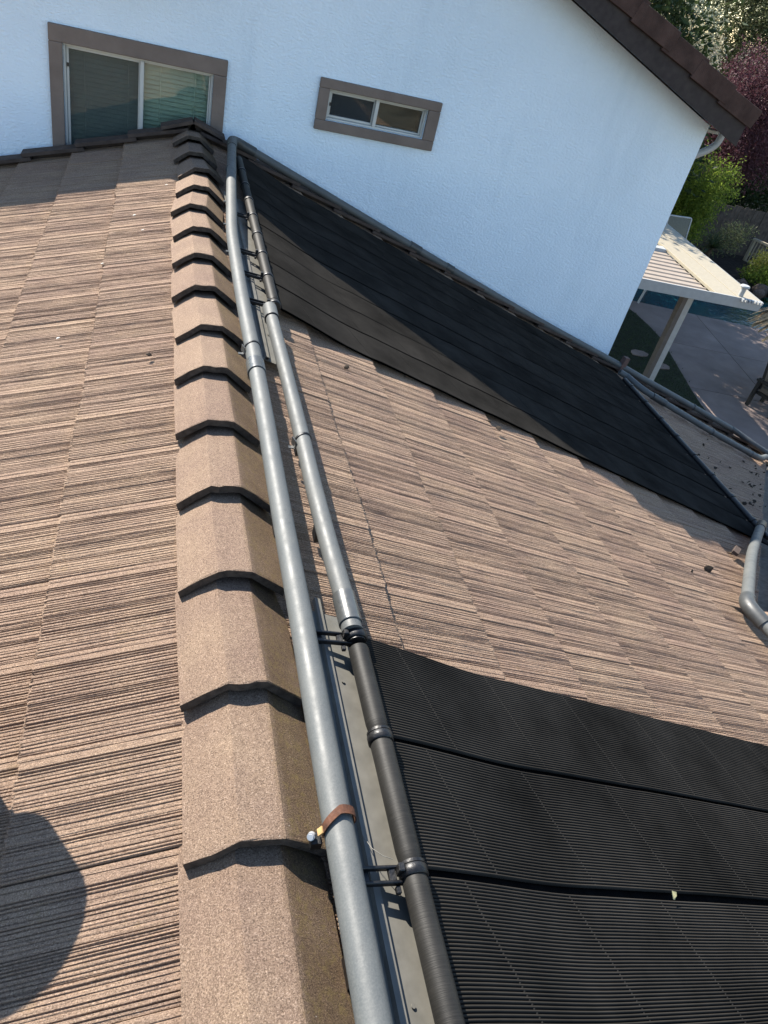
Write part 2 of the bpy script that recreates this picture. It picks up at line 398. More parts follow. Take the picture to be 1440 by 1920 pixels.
TW, TL, TT, EXPO = 0.262, 0.43, 0.026, 0.3555
DEL = math.asin(0.0275/EXPO)
def tile_profile(seed):
    r = random.Random(seed); ys = []; y = -TW/2 + 0.002
    P = [(-TW/2+0.0015, -0.004)]
    # the moulded face: plain bands by the interlock, then ribs in set groups with a little wear
    last = TW/2 - 0.0015
    rs = random.Random(40 + seed % 3)
    rib = lambda: ('r', rs.choice([.0042, .0048, .0054, .0060, .0070, .0082]))
    gro = lambda: ('g', rs.choice([.0024, .0028, .0033]), rs.choice([.0028, .0036, .0046]))
    deep = [('g', .0040, .0050), ('r', .0034), ('g', .0040, .0050), ('r', .0034), ('g', .0036, .0042)]
    seq = [('b', .012), ('g', .0022, .0024), ('b', .016)] + deep
    for q in range(9): seq += [rib(), gro()]
    for q in range(4): seq += [('r', .0028), ('g', .0030, rs.choice([.0030, .0044]))]
    for q in range(4): seq += [rib(), gro()]
    seq += deep[:3]
    for q in range(30): seq += [rib(), gro()]
    P.append((y+0.001, -0.001))
    for q in seq:
        if q[0] in 'br':
            w_ = q[1]*r.uniform(0.92, 1.08); y2 = min(y+w_, last-0.0015); hz = r.uniform(-0.0013, 0.0) if q[0] == 'r' else 0.0
            P += [(y+0.0007, hz-0.0005), (y2-w_*0.3, hz+r.uniform(-.0003,.0003)), (y2, hz-0.0005)]
        else:
            w_ = q[1]; y2 = min(y+w_, last-0.0008); P += [(y+0.0007, -q[2]), (y2-0.0006, -q[2]*0.92)]
        y = y2
        if y > last - 0.003: break
    P.append((last, -0.003))
    out = []
    for p in P:
        if not out or p[0] > out[-1][0] + 1e-5: out.append(p)
    return out
def tile_mesh(seed):
    prof = tile_profile(seed); r = random.Random(seed+100); mb = MB(); n = len(prof)
    xs = [-TL, -0.33, -0.27, -0.20, -0.13, -0.065, -0.004, 0.0]; nk = len(xs)
    vs = []
    for k, x in enumerate(xs):
        for (y, z) in prof:
            rag = r.uniform(-0.010, 0.005) if k == nk-1 else (r.uniform(-0.012, 0.012) if 0 < k < nk-2 else 0)
            wob = 0 if k in (0, nk-1) else 1
            vs.append((x + rag, y + wob*r.uniform(-0.0004, 0.0004), z + wob*r.uniform(-0.0007, 0.0004) - (0.0015 if k == nk-1 else 0)))
    b0 = len(vs)
    vs += [(-TL, -TW/2+0.0015, -TT), (-TL, TW/2-0.0015, -TT), (0, -TW/2+0.0015, -TT), (0, TW/2-0.0015, -TT)]
    fs = [(k*n+i, k*n+i+1, (k+1)*n+i+1, (k+1)*n+i) for k in range(nk-1) for i in range(n-1)]
    e_ = (nk-1)*n
    fs.append(tuple([b0+2] + [e_+i for i in range(n)] + [b0+3]))           # butt
    fs.append(tuple([b0] + [k*n for k in range(nk)] + [b0+2])); fs.append(tuple([b0+1, b0+3] + [k*n+n-1 for k in range(nk-1, -1, -1)])); fs.append((b0, b0+2, b0+3, b0+1))
    mb.add(vs, fs); return mb.mesh('roof_tile', M_TILE)
TILES = [tile_mesh(s) for s in range(12)]

def frame(face):
    if face == 'R': D, Nn, O = Vector((ct,0,-st_)), Vector((st_,0,ct)), Vector((XR,0,-DZ))
    elif face == 'L': D, Nn, O = Vector((-ct,0,-st_)), Vector((-st_,0,ct)), Vector((XR,0,-DZ))
    elif face == 'F2': D, Nn, O = Vector((0,ct,-st_)), Vector((0,st_,ct)), Vector((0,WY,ZWR))
    else: D, Nn, O = Vector((0,-ct,-st_)), Vector((0,-st_,ct)), Vector((0,WY,ZWR))
    A = Nn.cross(D)
    D2 = D*math.cos(DEL) + Nn*math.sin(DEL); N2 = D2.cross(A)
    R3 = Matrix((D2, A, N2)).transposed()
    return D, Nn, O, A, R3
rt = random.Random(11)
cand = []
def add_tile(face, s, a, clip=None):
    D, Nn, O, A, R3 = frame(face)
    p = O + D*s + A*a + Nn*rt.uniform(-0.002, 0.004)
    jit = Matrix.Rotation(rt.uniform(-0.006, 0.006), 3, 'Z') @ Matrix.Rotation(rt.uniform(-0.004, 0.004), 3, 'X')
    mw = (R3 @ jit).to_4x4(); mw.translation = p + D*rt.uniform(-0.004, 0.004)
    c = p - D*0.17
    q = px(c)
    area = 0
    if q and -140 < q[0] < 1580 and -120 < q[1] < 2060: area = 1.0/q[2]**2
    cand.append((area, mw, rt.randrange(12), clip))
# right face courses: straight bond with a slow drift
drift = 0.06
for j in range(-0, 19):
    s = 0.4924 + EXPO*j; x = XR + s*ct
    drift += rt.uniform(-0.05, 0.01); off = drift % TW
    for k in range(-15, 24):
        y = k*TW + off
        if y - TW/2 > YEND - 0.04: continue
        xm = x - 0.16
        if x > WX - 0.1:
            d1 = xm - y - (VD-0.05); d3 = (WX+WY-0.05) - (xm + y)
            if y > WY and d1 > 0.22: continue
            if y <= WY and d3 < -0.22: continue
        if 3.42 < y - TW/2 and y + TW/2 < 5.2 and 0.75 < x - 0.38 and x < 4.1: continue      # covered by the panel
        if y + TW/2 < 0.95 and 0.75 < x - 0.38 and x < 3.6: continue
        clip = None
        if y + TW/2 > YEND + 0.005: clip = ((0, 0, 0), Vector((0, 1, 0)), YEND + 0.005)
        elif x > WX - 0.3 and y > WY and abs(xm - y - VD) < 0.45: clip = ((0, 0, 0), Vector((1, -1, 0)), VD - 0.05)
        elif x > WX - 0.3 and y <= WY and abs(WX+WY - xm - y) < 0.5: clip = ((0, 0, 0), Vector((1, 1, 0)), WX+WY-0.05)
        add_tile('R', s, y, clip)
drift = 0.055
for j in range(0, 11):
    s = 0.4733 + EXPO*j
    drift += rt.uniform(-0.03, 0.05); off = drift % TW
    for k in range(-3, 24):
        y = k*TW + off
        if y - TW/2 > YEND - 0.04: continue
        if s > 2.2 and y < 2.2: continue
        add_tile('L', s, -y, ((0, 0, 0), Vector((0, 1, 0)), YEND + 0.005) if y + TW/2 > YEND + 0.005 else None)
for j in range(0, 10):
    s = 0.40 + EXPO*j; y = WY + s*ct
    for k in range(0, 14):
        x = WX - 0.3 + k*TW + (j % 2)*0.13
        if x - TW/2 > 8.5 or x < y - 0.16 + VD - 0.25: continue
        clip = None
        if abs(x - (y-0.16) - VD) < 0.5: clip = ((0,0,0), Vector((-1, 1, 0)), -(VD+0.09))
        add_tile('F2', s, -x, clip)
for j in range(0, 4):
    s = 0.40 + EXPO*j; y = WY - s*ct
    for k in range(0, 10):
        x = WX - 0.2 + k*TW + (j % 2)*0.13
        if x + (y+0.16) < WX + WY - 0.1 + 0.1: continue
        clip = None
        if abs(x + y + 0.16 - WX - WY) < 0.5: clip = ((0,0,0), Vector((-1, -1, 0)), -(WX+WY+0.05))
        add_tile('F3', s, x, clip)
cand.sort(key=lambda c: -c[0])
def clipped(me, mw, clip):
    bm = bmesh.new(); bm.from_mesh(me); bm.transform(mw)
    nrm = clip[1]; dd = clip[2]
    nn = nrm.normalized(); co = nn*(dd/nrm.length)
    r = bmesh.ops.bisect_plane(bm, geom=bm.verts[:]+bm.edges[:]+bm.faces[:], plane_co=co, plane_no=nn, clear_outer=True)
    ed = [e for e in r['geom_cut'] if isinstance(e, bmesh.types.BMEdge)]
    if ed:
        try: bmesh.ops.holes_fill(bm, edges=ed, sides=0)
        except Exception: pass
    if len(bm.verts) < 4: bm.free(); return None
    bm.transform(mw.inverted()); m2 = bpy.data.meshes.new('roof_tile'); bm.to_mesh(m2); bm.free()
    if not m2.materials: m2.materials.append(M_TILE)
    return m2
N_TILE = 300; made = 0; rest = MB()
for area, mw, sd, clip in cand:
    me = TILES[sd]
    if clip:
        me = clipped(me, mw, clip)
        if me is None: continue
    if made < N_TILE and area > 0:
        link(me, 'roof_tile', roof, mw=mw); made += 1
    else:
        rest.add([mw @ v.co for v in me.vertices], [tuple(p.vertices) for p in me.polygons])
if rest.v: rest.build('outlying_tiles', M_TILE, roof, kind='stuff')

# ridge tiles
CAPS = [(0.234,-0.03),(0.232,0.312),(0.234,0.655),(0.234,1.000),(0.230,1.341),(0.227,1.682),(0.230,2.020),(0.228,2.365),(0.229,2.690),(0.217,3.055),(0.223,3.410),(0.226,3.756),(0.217,4.085),(0.244,4.420),(0.258,4.766),(0.233,5.095),(0.230,5.47)]
def cap_mesh(seed, L=0.425):
    r = random.Random(seed); mb = MB()
    top = [(-0.134,-0.067),(-0.084,-0.028),(-0.041,0.0),(-0.02,0.0002),(0.0,0.0003),(0.02,0.0002),(0.041,0.0),(0.084,-0.030),(0.134,-0.068)]
    t = 0.023; bot = [(x*0.955, z - t*(1.0 if abs(x) < 0.05 else 1.1)) for x, z in top]
    n = len(top); ys = [0.0, 0.004, 0.012, L]; vs = []
    for k, y in enumerate(ys):
        dr = 0.0 - y*0.040/0.343
        rg = [(r.uniform(-0.003, 0.003), r.uniform(-0.001, 0.001)) for _ in range(n)] if k < 2 else [(0, 0)]*n
        ins = 0.0015 if k == 0 else 0
        vs += [(x, y + g_[0], z + dr - ins + g_[1]) for (x, z), g_ in zip(top, rg)] + [(x, y + g_[0], z + dr) for (x, z), g_ in zip(bot, rg)]
    w2 = 2*n
    ring = list(range(n)) + [n + i for i in range(n-1, -1, -1)]
    fs = []
    for k in range(len(ys)-1):
        for i in range(len(ring)):
            a, b2 = ring[i], ring[(i+1) % len(ring)]
            fs.append((k*w2+a, k*w2+b2, (k+1)*w2+b2, (k+1)*w2+a))
    for i in range(n-1):
        fs.append((i, i+1, n+i+1, n+i)); e = (len(ys)-1)*w2; fs.append((e+i, e+n+i, e+n+i+1, e+i+1))
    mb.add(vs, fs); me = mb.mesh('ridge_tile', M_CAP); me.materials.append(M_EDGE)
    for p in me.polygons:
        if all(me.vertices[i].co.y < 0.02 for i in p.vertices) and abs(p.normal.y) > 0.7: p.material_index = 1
    return me
CAPM = [cap_mesh(s) for s in range(6)]
rc = random.Random(5)
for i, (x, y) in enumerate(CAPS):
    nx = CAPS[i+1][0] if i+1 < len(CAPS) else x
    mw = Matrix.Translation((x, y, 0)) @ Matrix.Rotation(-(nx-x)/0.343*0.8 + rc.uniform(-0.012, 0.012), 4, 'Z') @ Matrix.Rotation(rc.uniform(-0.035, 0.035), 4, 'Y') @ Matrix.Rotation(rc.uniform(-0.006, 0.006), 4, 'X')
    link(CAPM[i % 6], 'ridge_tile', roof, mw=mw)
# wing ridge tiles
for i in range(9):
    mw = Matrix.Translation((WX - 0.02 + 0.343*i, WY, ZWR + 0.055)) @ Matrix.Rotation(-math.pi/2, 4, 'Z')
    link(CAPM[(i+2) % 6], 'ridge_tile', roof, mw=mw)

# rake tiles along the wall (L-shaped, stepped)
def rake_run(side, s0, n):
    for i in range(n):
        s1 = s0 + EXPO*i; sgn = 1 if side == 'R' else -1
        fn = R1 if side == 'R' else L1
        D = Vector((ct*sgn, 0, -st_)); Nn = Vector((st_*sgn, 0, ct))
        D2 = (D*math.cos(0.075) + Nn*math.sin(0.075)); N2 = Vector((0,1,0)).cross(D2)*1
        if N2.z < 0: N2 = -N2
        p = fn(XR, YEND - 0.085, 0.0) + D*(s1 - 0.40) + Nn*(0.004 + rc.uniform(-.002, .002))
        mb = MB()
        mb.prism([(0,0.0),(0,0.022),(0.115,0.022),(0.115,-0.14),(0.095,-0.14),(0.095,0.0)], p, (0,1,0), N2, D2*0.405)
        mb.build('rake_tile', M_RAKE2, roof)
rake_run('L', 0.43, 12); rake_run('R', 0.45, 19)
# end saddle over the apex
mb = MB()
for sgn in (1, -1):
    D = Vector((ct*sgn, 0, -st_)); Nn = Vector((st_*sgn, 0, ct))
    mb.prism([(0,0),(0,0.02),(0.12,0.02),(0.12,-0.11),(0.10,-0.11),(0.10,0)], Vector((XR, YEND-0.10, 0.022 + (0.002 if sgn > 0 else 0))), (0,1,0), Nn, D*0.22)
mb.build('rake_tile', M_RAKE2, roof)
# valley metal
vm = MB()
A = Vector((WX, WY, ZWR-0.045)); Bp = R1(YEND+VD, YEND, -0.045); n_ = Vector((1,-1,0)).normalized()
vm.prism([(-0.16, 0.018),(0, -0.012),(0.16, 0.018),(0.16, 0.020),(0,-0.010),(-0.16,0.020)], A, n_, (0,0,1), Bp-A)
vm.build('valley_gutter', simple('valley_metal', (0.07, 0.06, 0.055), 0.7, 0.3, 20), roof)

# ------------------------------------------------------------------ tall white house
house = empty('white_house', (1.2, 8.5, GZ), 'tall white stucco house wall with a brown tiled gable roof', 'house')
XL, XC = -1.9, 4.257
APX, APZ = 1.25, 2.02
RS = 0.363
def rake_r(x): return 0.945 + RS*(4.244 - x)           # top of the tiles on the descending gable
APZ = rake_r(APX)
LKX, LKZ = -0.40, 0.99  # left gable out of view, kinked to shape its shadow on the roof
def rake_l(x): return LKZ + (APZ-LKZ)*(x-LKX)/(APX-LKX) if x > LKX else LKZ + 0.30*(x-LKX)
YBK = 10.4
# front wall with two real openings
def wall_with_holes(outline_fn, holes):
    mb = MB()
    xs = sorted(set([XL, XC, APX, LKX] + [h[0] for h in holes] + [h[1] for h in holes]))
    for a, b in zip(xs[:-1], xs[1:]):
        hs = sorted([h for h in holes if h[0] <= a+1e-6 and h[1] >= b-1e-6], key=lambda h: h[2])
        lo_a = lo_b = GZ
        for h in hs:
            mb.add([(a, YW, lo_a), (b, YW, lo_b), (b, YW, h[2]), (a, YW, h[2])], [(0,1,2,3)]); lo_a = lo_b = h[3]
        mb.add([(a, YW, lo_a), (b, YW, lo_b), (b, YW, outline_fn(b)-0.26), (a, YW, outline_fn(a)-0.26)], [(0,1,2,3)])
    for h in holes:     # reveals
        x0, x1, z0, z1 = h; d = 0.12
        mb.add([(x0,YW,z0),(x1,YW,z0),(x1,YW,z1),(x0,YW,z1),(x0,YW+d,z0),(x1,YW+d,z0),(x1,YW+d,z1),(x0,YW+d,z1)], [(0,1,5,4),(1,2,6,5),(2,3,7,6),(3,0,4,7)])
    return mb
topf = lambda x: rake_r(x) if x >= APX else rake_l(x)
H1 = (-0.602, 0.350, -0.62, 0.312); H2 = (1.150, 1.898, 0.168, 0.372)
mb = wall_with_holes(topf, [H1, H2])
mb.add([(XC, YW, GZ), (XC, YBK, GZ), (XC, YBK, topf(XC)-0.26), (XC, YW, topf(XC)-0.26)], [(0,1,2,3)])
mb.add([(XL, YW, GZ), (XL, YBK, GZ), (XL, YBK, topf(XL)-0.26), (XL, YW, topf(XL)-0.26)], [(0,1,2,3)])
mb.add([(XL, YBK, GZ), (XC, YBK, GZ), (XC, YBK, topf(XC)-0.3), (APX, YBK, APZ-0.3), (XL, YBK, topf(XL)-0.3)], [(0,1,2,3,4)])
mb.build('wall', M_STUC, house)
OH = 0.27; YF = YW - OH      # fascia face
def slopeboard(name, x0, x1, fn, ztop, zbot, y0, y1, mat, n=1):
    mb = MB(); z0, z1 = fn(x0), fn(x1)
    mb.prism([(0, zbot), (0, ztop), (y1-y0, ztop), (y1-y0, zbot)], (x0, y0, z0), (0,1,0), (0,0,1), (x1-x0, 0, z1-z0))
    return mb.build(name, mat, house)
fr = lambda x: rake_r(x)
XEV = 4.385
slopeboard('fascia', APX, XEV, fr, -0.12, -0.285, YF+0.012, YF+0.045, M_FASC)
slopeboard('fascia', LKX, APX-0.003, topf, -0.12, -0.26, YF+0.012, YF+0.045, M_FASC)
slopeboard('fascia', XL-0.3, LKX-0.003, topf, -0.08, -0.17, YW-0.10, YW-0.07, M_FASC)
slopeboard('soffit', APX, XEV-0.01, fr, -0.222, -0.235, YF+0.046, YW-0.003, M_WHITE)
slopeboard('soffit', LKX, APX-0.004, topf, -0.222, -0.235, YF+0.046, YW-0.003, M_WHITE)
slopeboard('eave_soffit', XC+0.003, XEV-0.02, lambda x: fr(XEV), -0.24, -0.262, YW-0.002, YBK, M_WHITE)
slopeboard('roof', APX, XEV+0.02, fr, -0.035, -0.11, YF+0.05, YBK+0.4, M_RAKE)
slopeboard('roof', LKX, APX-0.003, topf, -0.035, -0.11, YF+0.05, YBK+0.4, M_RAKE)
slopeboard('roof', XL-0.3, LKX-0.003, topf, -0.02, -0.075, YW-0.09, YBK+0.4, M_RAKE)
# rake tiles: one by one, stepped
dl = math.hypot(1, RS); ex = 0.335/dl
k = 0; xq = 4.46
while xq > APX + 0.2:
    x0, x1 = xq - ex - 0.06, xq
    D = Vector((1, 0, -RS)).normalized(); Nn = Vector((RS, 0, 1)).normalized(); tl = 0.055
    D2 = (D*math.cos(tl) + Nn*math.sin(tl)); N2 = (Nn*math.cos(tl) - D*math.sin(tl))
    p = Vector((x1, YF-0.012-0.004*(k % 2), rake_r(x1)+0.012)) - D2*((x1-x0)*dl)
    mb = MB()
    mb.prism([(0,0),(0.17,0),(0.17,-0.025),(0.024,-0.025),(0.024,-0.135),(0,-0.135)], p, (0,1,0), N2, D2*((x1-x0)*dl))
    bevel(mb.build('rake_tile', M_RAKE, house), 0.004); xq -= ex; k += 1
for i in range(5):
    D = Vector((-(APX-LKX), 0, -(APZ-LKZ))).normalized(); Nn = Vector((-D.z*-1, 0, 1))
    mb = MB(); p = Vector((APX, YF-0.012, APZ+0.01)) + D*(0.36*i)
    N2 = Vector((D.z, 0, -D.x)).normalized()
    mb.prism([(0,0),(0.17,0),(0.17,-0.025),(0.024,-0.025),(0.024,-0.13),(0,-0.13)], p, (0,1,0), N2, D*0.36)
    mb.build('rake_tile', M_RAKE, house)
# gutter and downspout at the corner
mb = MB(); zg = fr(XEV) - 0.10
mb.prism([(0,0),(0.0,-0.11),(0.09,-0.11),(0.115,0),(0.105,0),(0.085,-0.10),(0.01,-0.10),(0.01,0)], (XEV+0.004, YW-0.12, zg), (1,0,0), (0,0,1), (0, YBK-YW+0.2, 0))
mb.build('gutter', M_FASC, house)
ds = smooth_early([(4.492,6.02,0.70),(4.490,6.02,0.61),(4.474,6.02,0.545),(4.41,6.02,0.487),(4.325,6.02,0.437),(4.296,6.02,0.40),(4.292,6.02,0.33)]) + [Vector((4.292,6.02,GZ))]
MB().tube(ds, 0.030, 10).build('downspout', M_WHITE, house)

# windows
def window(name, T, H, split, screen_left, blinds, label):
    """T: outer trim rectangle, H: opening (x0,x1,z0,z1)"""
    wo = empty(name, ((T[0]+T[1])/2, YW, T[2]), label); wo.parent = house; wo.matrix_parent_inverse = wm(house).inverted()
    x0, x1, z0, z1 = H; a0, a1, b0, b1 = T
    tr = MB(); y = YW - 0.028; d = 0.030
    def bar(mb, xa, xb, za, zb, ya, yb): mb.box(((xa+xb)/2, (ya+yb)/2, (za+zb)/2), (xb-xa, yb-ya, zb-za))
    bar(tr, a0, a1, z1, b1, y, YW-0.001); bar(tr, a0, a1, b0, z0, y, YW-0.001); bar(tr, a0, x0, z0, z1, y, YW-0.001); bar(tr, x1, a1, z0, z1, y, YW-0.001)
    bevel(tr.build('trim', M_TRIM, wo), 0.006)
    f = 0.015; fy0, fy1 = YW+0.012, YW+0.075
    fm = MB(); e = 0.001
    bar(fm, x0+e, x1-e, z1-f, z1-e, fy0, fy1); bar(fm, x0+e, x1-e, z0+e, z0+f, fy0, fy1); bar(fm, x0+e, x0+f, z0+f, z1-f, fy0, fy1); bar(fm, x1-f, x1-e, z0+f, z1-f, fy0, fy1)
    bevel(fm.build('frame', M_VINYL, wo), 0.003)
    mu = MB(); bar(mu, split-0.014, split+0.012, z0+f, z1-f, fy0-0.004, fy1-0.004); bevel(mu.build('mullion', M_VINYL, wo), 0.003)
    # left sash with insect screen
    sa = MB(); g2 = 0.016; xa, xb, za, zb = x0+f+e, split-0.015, z0+f+e, z1-f-e; ya, yb = YW+0.034, YW+0.052
    bar(sa, xa, xb, zb-g2, zb, ya, yb); bar(sa, xa, xb, za, za+g2, ya, yb); bar(sa, xa, xa+g2, za+g2, zb-g2, ya, yb); bar(sa, xb-g2*0.5, xb, za+g2, zb-g2, ya, yb)
    bevel(sa.build('sash', M_VINYL, wo), 0.002)
    sc = MB(); sc.box(((xa+xb)/2, YW+0.041, (za+zb)/2), (xb-xa-g2, 0.001, zb-za-g2)); sc.build('insect_screen', M_SCREEN, wo)
    lk = MB(); lk.box((xa+0.010, YW+0.030, zb-0.11 if z1-z0 > 0.4 else (za+zb)/2), (0.012, 0.010, 0.022)); lk.build('latch', M_BLACK, wo)
    # right sash frame
    ra = MB(); xa2, xb2 = split+0.013, x1-f-e; g3 = 0.010
    bar(ra, xa2, xb2, zb-g3, zb, ya, yb); bar(ra, xa2, xb2, za, za+g3, ya, yb); bar(ra, xb2-g3, xb2, za+g3, zb-g3, ya, yb)
    bevel(ra.build('sash', M_VINYL, wo), 0.002)
    for (p0, p1) in ((xa+g2*0.8, xb-g2*0.3), (xa2, xb2-g3*0.8)):
        gp = MB(); gp.box(((p0+p1)/2, YW+0.056, (za+zb)/2), (p1-p0, 0.003, zb-za-0.02)); gp.build('pane', M_GLASS, wo)
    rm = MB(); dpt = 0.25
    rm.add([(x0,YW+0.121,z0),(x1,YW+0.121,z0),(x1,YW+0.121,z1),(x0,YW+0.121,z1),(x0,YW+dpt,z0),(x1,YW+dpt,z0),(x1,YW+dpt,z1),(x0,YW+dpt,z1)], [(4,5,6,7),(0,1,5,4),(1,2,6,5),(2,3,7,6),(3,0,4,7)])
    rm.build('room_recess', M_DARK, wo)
    if blinds:
        sm = MB(); L = x1-x0-0.05
        sm.prism([(-0.020,-0.005),(0,-0.0005),(0.018,0.006),(0.018,0.0075),(0,0.001),(-0.020,-0.0035)], (-L/2,0,0), (0,0.45,0.9), (0,0.9,-0.45), (L,0,0))
        me = sm.mesh('blind_slat', M_BLIND); rr = random.Random(3)
        z = z1 - 0.05
        while z > z0 + 0.03:
            link(me, 'blind_slat', wo, mw=Matrix.Translation(((x0+x1)/2, YW+0.098 + rr.uniform(-0.001,0.001), z)) @ Matrix.Rotation(rr.uniform(-0.006,0.006), 4, 'Y')); z -= 0.0285
        cd = MB()
        for q in (0.13, 0.42, 0.64, 0.88): cd.box((x0+(x1-x0)*q, YW+0.079, (z0+z1)/2), (0.003, 0.002, z1-z0-0.06))
        cd.build('blind_cord', M_BLIND, wo)
    return wo
window('window', (-0.684, 0.437, -0.70, 0.411), H1, -0.113, True, True, 'larger window with closed blinds and a taupe surround')
window('window', (1.074, 1.990, 0.1005, 0.4348), H2, 1.517, True, False, 'small high window without blinds')

# ------------------------------------------------------------------ solar panels
def drape(x, y, near):
    """height of a mat above the tile plane"""
    t = max(0.0, 1 - (x-0.53)/0.42)
    h = 0.020 + 0.034*t*t*(3-2*t)
    fr_ = ((x - 0.36)/0.335) % 1.0
    h += (0.0015 if near else 0.0035)*(1-fr_)*(1-t) - 0.004 + 0.0012*math.sin(3.1*x + 5*y) + 0.0005*math.sin(9*x - 7*y)
    return h
def tube_mat_mesh(y0, y1, x0, x1, nt, nx, near, seed):
    r = random.Random(seed); pitch = (y1-y0)/nt; mb = MB(); prof = []
    for i in range(nt):
        c = y0 + pitch*(i+0.5); R_ = pitch*0.5; q_ = 1.0 if near else 0.16
        prof += [(c - R_*0.98, -R_*1.5*q_), (c - R_*0.74, -R_*0.1*q_), (c - R_*0.45, R_*0.78*q_), (c + R_*0.05, R_*1.0*q_), (c + R_*0.50, R_*0.70*q_), (c + R_*0.76, -R_*0.1*q_), (c + R_*0.96, -R_*1.5*q_)]
    prof.append((y1, -pitch*0.45)); n = len(prof); vs = []
    ph = r.random()*6; bow = r.uniform(-0.004, 0.004)
    for k in range(nx+1):
        x = x0 + (x1-x0)*k/nx
        sh = 0.003*math.sin(1.3*x + ph) + 0.0010*math.sin(4.7*x + ph*2)
        for (y, z) in prof:
            b = R1(x, y + sh, drape(x, y, near) + z); vs.append(b)
    fs = [(k*n+i, (k+1)*n+i, (k+1)*n+i+1, k*n+i+1) for k in range(nx) for i in range(n-1)]
    mb.add(vs, fs, True)
    return mb, lambda x: 0.003*math.sin(1.3*x + ph) + 0.0010*math.sin(4.7*x + ph*2)
def panel(name, ys, x1, nt, nx, mat, label, near, group, rings, hend):
    root = empty(name, tuple(R1(0.53, ys[-1])), label, 'solar panel', group)
    hx = 0.5164; hz = -0.065
    yT, yB = hend
    # header, segment by segment
    segs = sorted(set([yT, yB] + [r for r in rings if yB < r < yT]))
    for a, b in zip(segs[:-1], segs[1:]):
        mb = MB(); L = b-a
        pts = [(hx, a+0.014, hz), (hx, a+0.02, hz), (hx, a+0.04, hz), (hx, b-0.05, hz), (hx, b-0.02, hz), (hx, b-0.012, hz)]
        mb.tube(pts, [0.0205, 0.0225, 0.0245, 0.0245, 0.0250, 0.0235], 24)
        mb.build('header_pipe', M_HEAD, root)
    for r in rings:
        mb = MB(); mb.tube([(hx, r-0.012, hz), (hx, r-0.010, hz), (hx, r+0.006, hz), (hx, r+0.009, hz)], [0.0255, 0.0285, 0.0285, 0.026], 24)
        mb.tube([(hx, r+0.0095, hz), (hx, r+0.0155, hz)], 0.0272, 24)
        mb.tube([(hx, r-0.017, hz), (hx, r-0.0125, hz)], 0.0225, 20)
        mb.build('header_clamp', M_BLACK, root)
    # mats
    for i, (a, b) in enumerate(zip(ys[:-1], ys[1:])):
        mb, sh = tube_mat_mesh(b+0.007, a-0.007, hx+0.012, x1, nt, nx, near, 31*i+int(near))
        mo = mb.build('tube_mat', mat, root)
        # short webs that tie neighbouring tubes, staggered in lines down the mat
        cw = MB(); pitch = (a-b-0.014)/nt; x = hx + 0.22; r = random.Random(i)
        while x < x1 - 0.1:
            for q in range(nt-1):
                y = b + 0.007 + pitch*(q+1); xx = x - 0.10*(q/nt) + r.uniform(-0.0015, 0.0015)
                p = R1(xx, y + sh(xx), drape(xx, y, near) + 0.0018)
                cw.box(p, (0.0035, pitch*0.40, 0.0012))
            x += 0.29
        cw.build('tube_web', M_WEB if near else M_WEBF, mo, kind='stuff')
    bk = MB(); nx2 = 24; y0, y1 = ys[-1]+0.014, ys[0]-0.014; vs = []
    for k in range(nx2+1):
        x = hx+0.03 + (x1-0.01-hx-0.03)*k/nx2
        for y in (y0, y1): vs.append(R1(x, y, drape(x, y, near)-0.013))
    bk.add(vs, [(2*k, 2*k+2, 2*k+3, 2*k+1) for k in range(nx2)]); bk.build('backing_sheet', M_BACK, root)
    return root
M_WEBF = simple('dusty_web_far', (0.032, 0.030, 0.027), 0.8, 0.2, 50, 0.05)
M_WEB = simple('dusty_web', (0.015, 0.0148, 0.014), 0.7, 0.2, 50, 0.1)
NEAR = panel('solar_panel', [1.205, 0.905, 0.608, 0.312, 0.016, -0.28], 3.55, 40, 60, M_MATN, 'black ribbed pool heating mats beside the lower metal strip, clean and dark', True, 'pool heating panels', [1.1768, 0.889, 0.5973, 0.3026, 0.0119], (1.152, -0.26))
FY = [5.60 - 0.2739*i for i in range(10)]; FY[-1] = 3.135
FAR = panel('solar_panel', FY, 4.20, 40, 60, M_MATF, 'dusty black ribbed pool heating mats lying against the white house wall', False, 'pool heating panels', [3.0815, 3.3792, 3.658, 3.929, 4.2118, 4.4868, 4.7666, 5.0633], (5.36, 3.105))
# lower header of the far panel
mb = MB(); lx = 4.215
pts = [tuple(R1(lx, y, 0.030)) for y in (3.22, 3.4, 4.3, 5.2, 5.46)]
mb.tube(pts, 0.024, 14).build('header_pipe', M_BLACK, FAR)
for y in FY[1:-1]:
    mb = MB(); mb.tube([tuple(R1(lx, y-0.012, 0.03)), tuple(R1(lx, y+0.012, 0.03))], 0.029, 14).build('header_clamp', M_BLACK, FAR)

# mounting brackets between strip and header
def bracket(root, y):
    mb = MB(); p = R1(0.43, y)
    for dy in (-0.012, 0.016):
        mb.box((0.447, y+dy, -0.060), (0.115, 0.006, 0.014), Matrix.Rotation(0.16, 3, 'Y'))
    mb.box((0.425, y+0.002, -0.066), (0.012, 0.026, 0.008)); mb.box((0.475, y+0.002, -0.066), (0.014, 0.024, 0.010)); mb.box((0.489, y+0.006, -0.053), (0.012, 0.016, 0.026))
    mb.box((0.482, y-0.024, -0.070), (0.010, 0.014, 0.010))
    bevel(mb.build('bracket', M_BLACK, root), 0.0015, 1)
for y in (1.172, 0.594, 0.014): bracket(NEAR, y)
for y in (3.08, 3.38, 3.66, 4.21): bracket(FAR, y)
# clear zip-tie tail on the near bracket
mb = MB(); mb.tube([(0.437,0.685,-0.075),(0.446,0.650,-0.062),(0.463,0.630,-0.056),(0.480,0.622,-0.056)], 0.0008, 6).build('zip_tie', M_FLASH, NEAR)

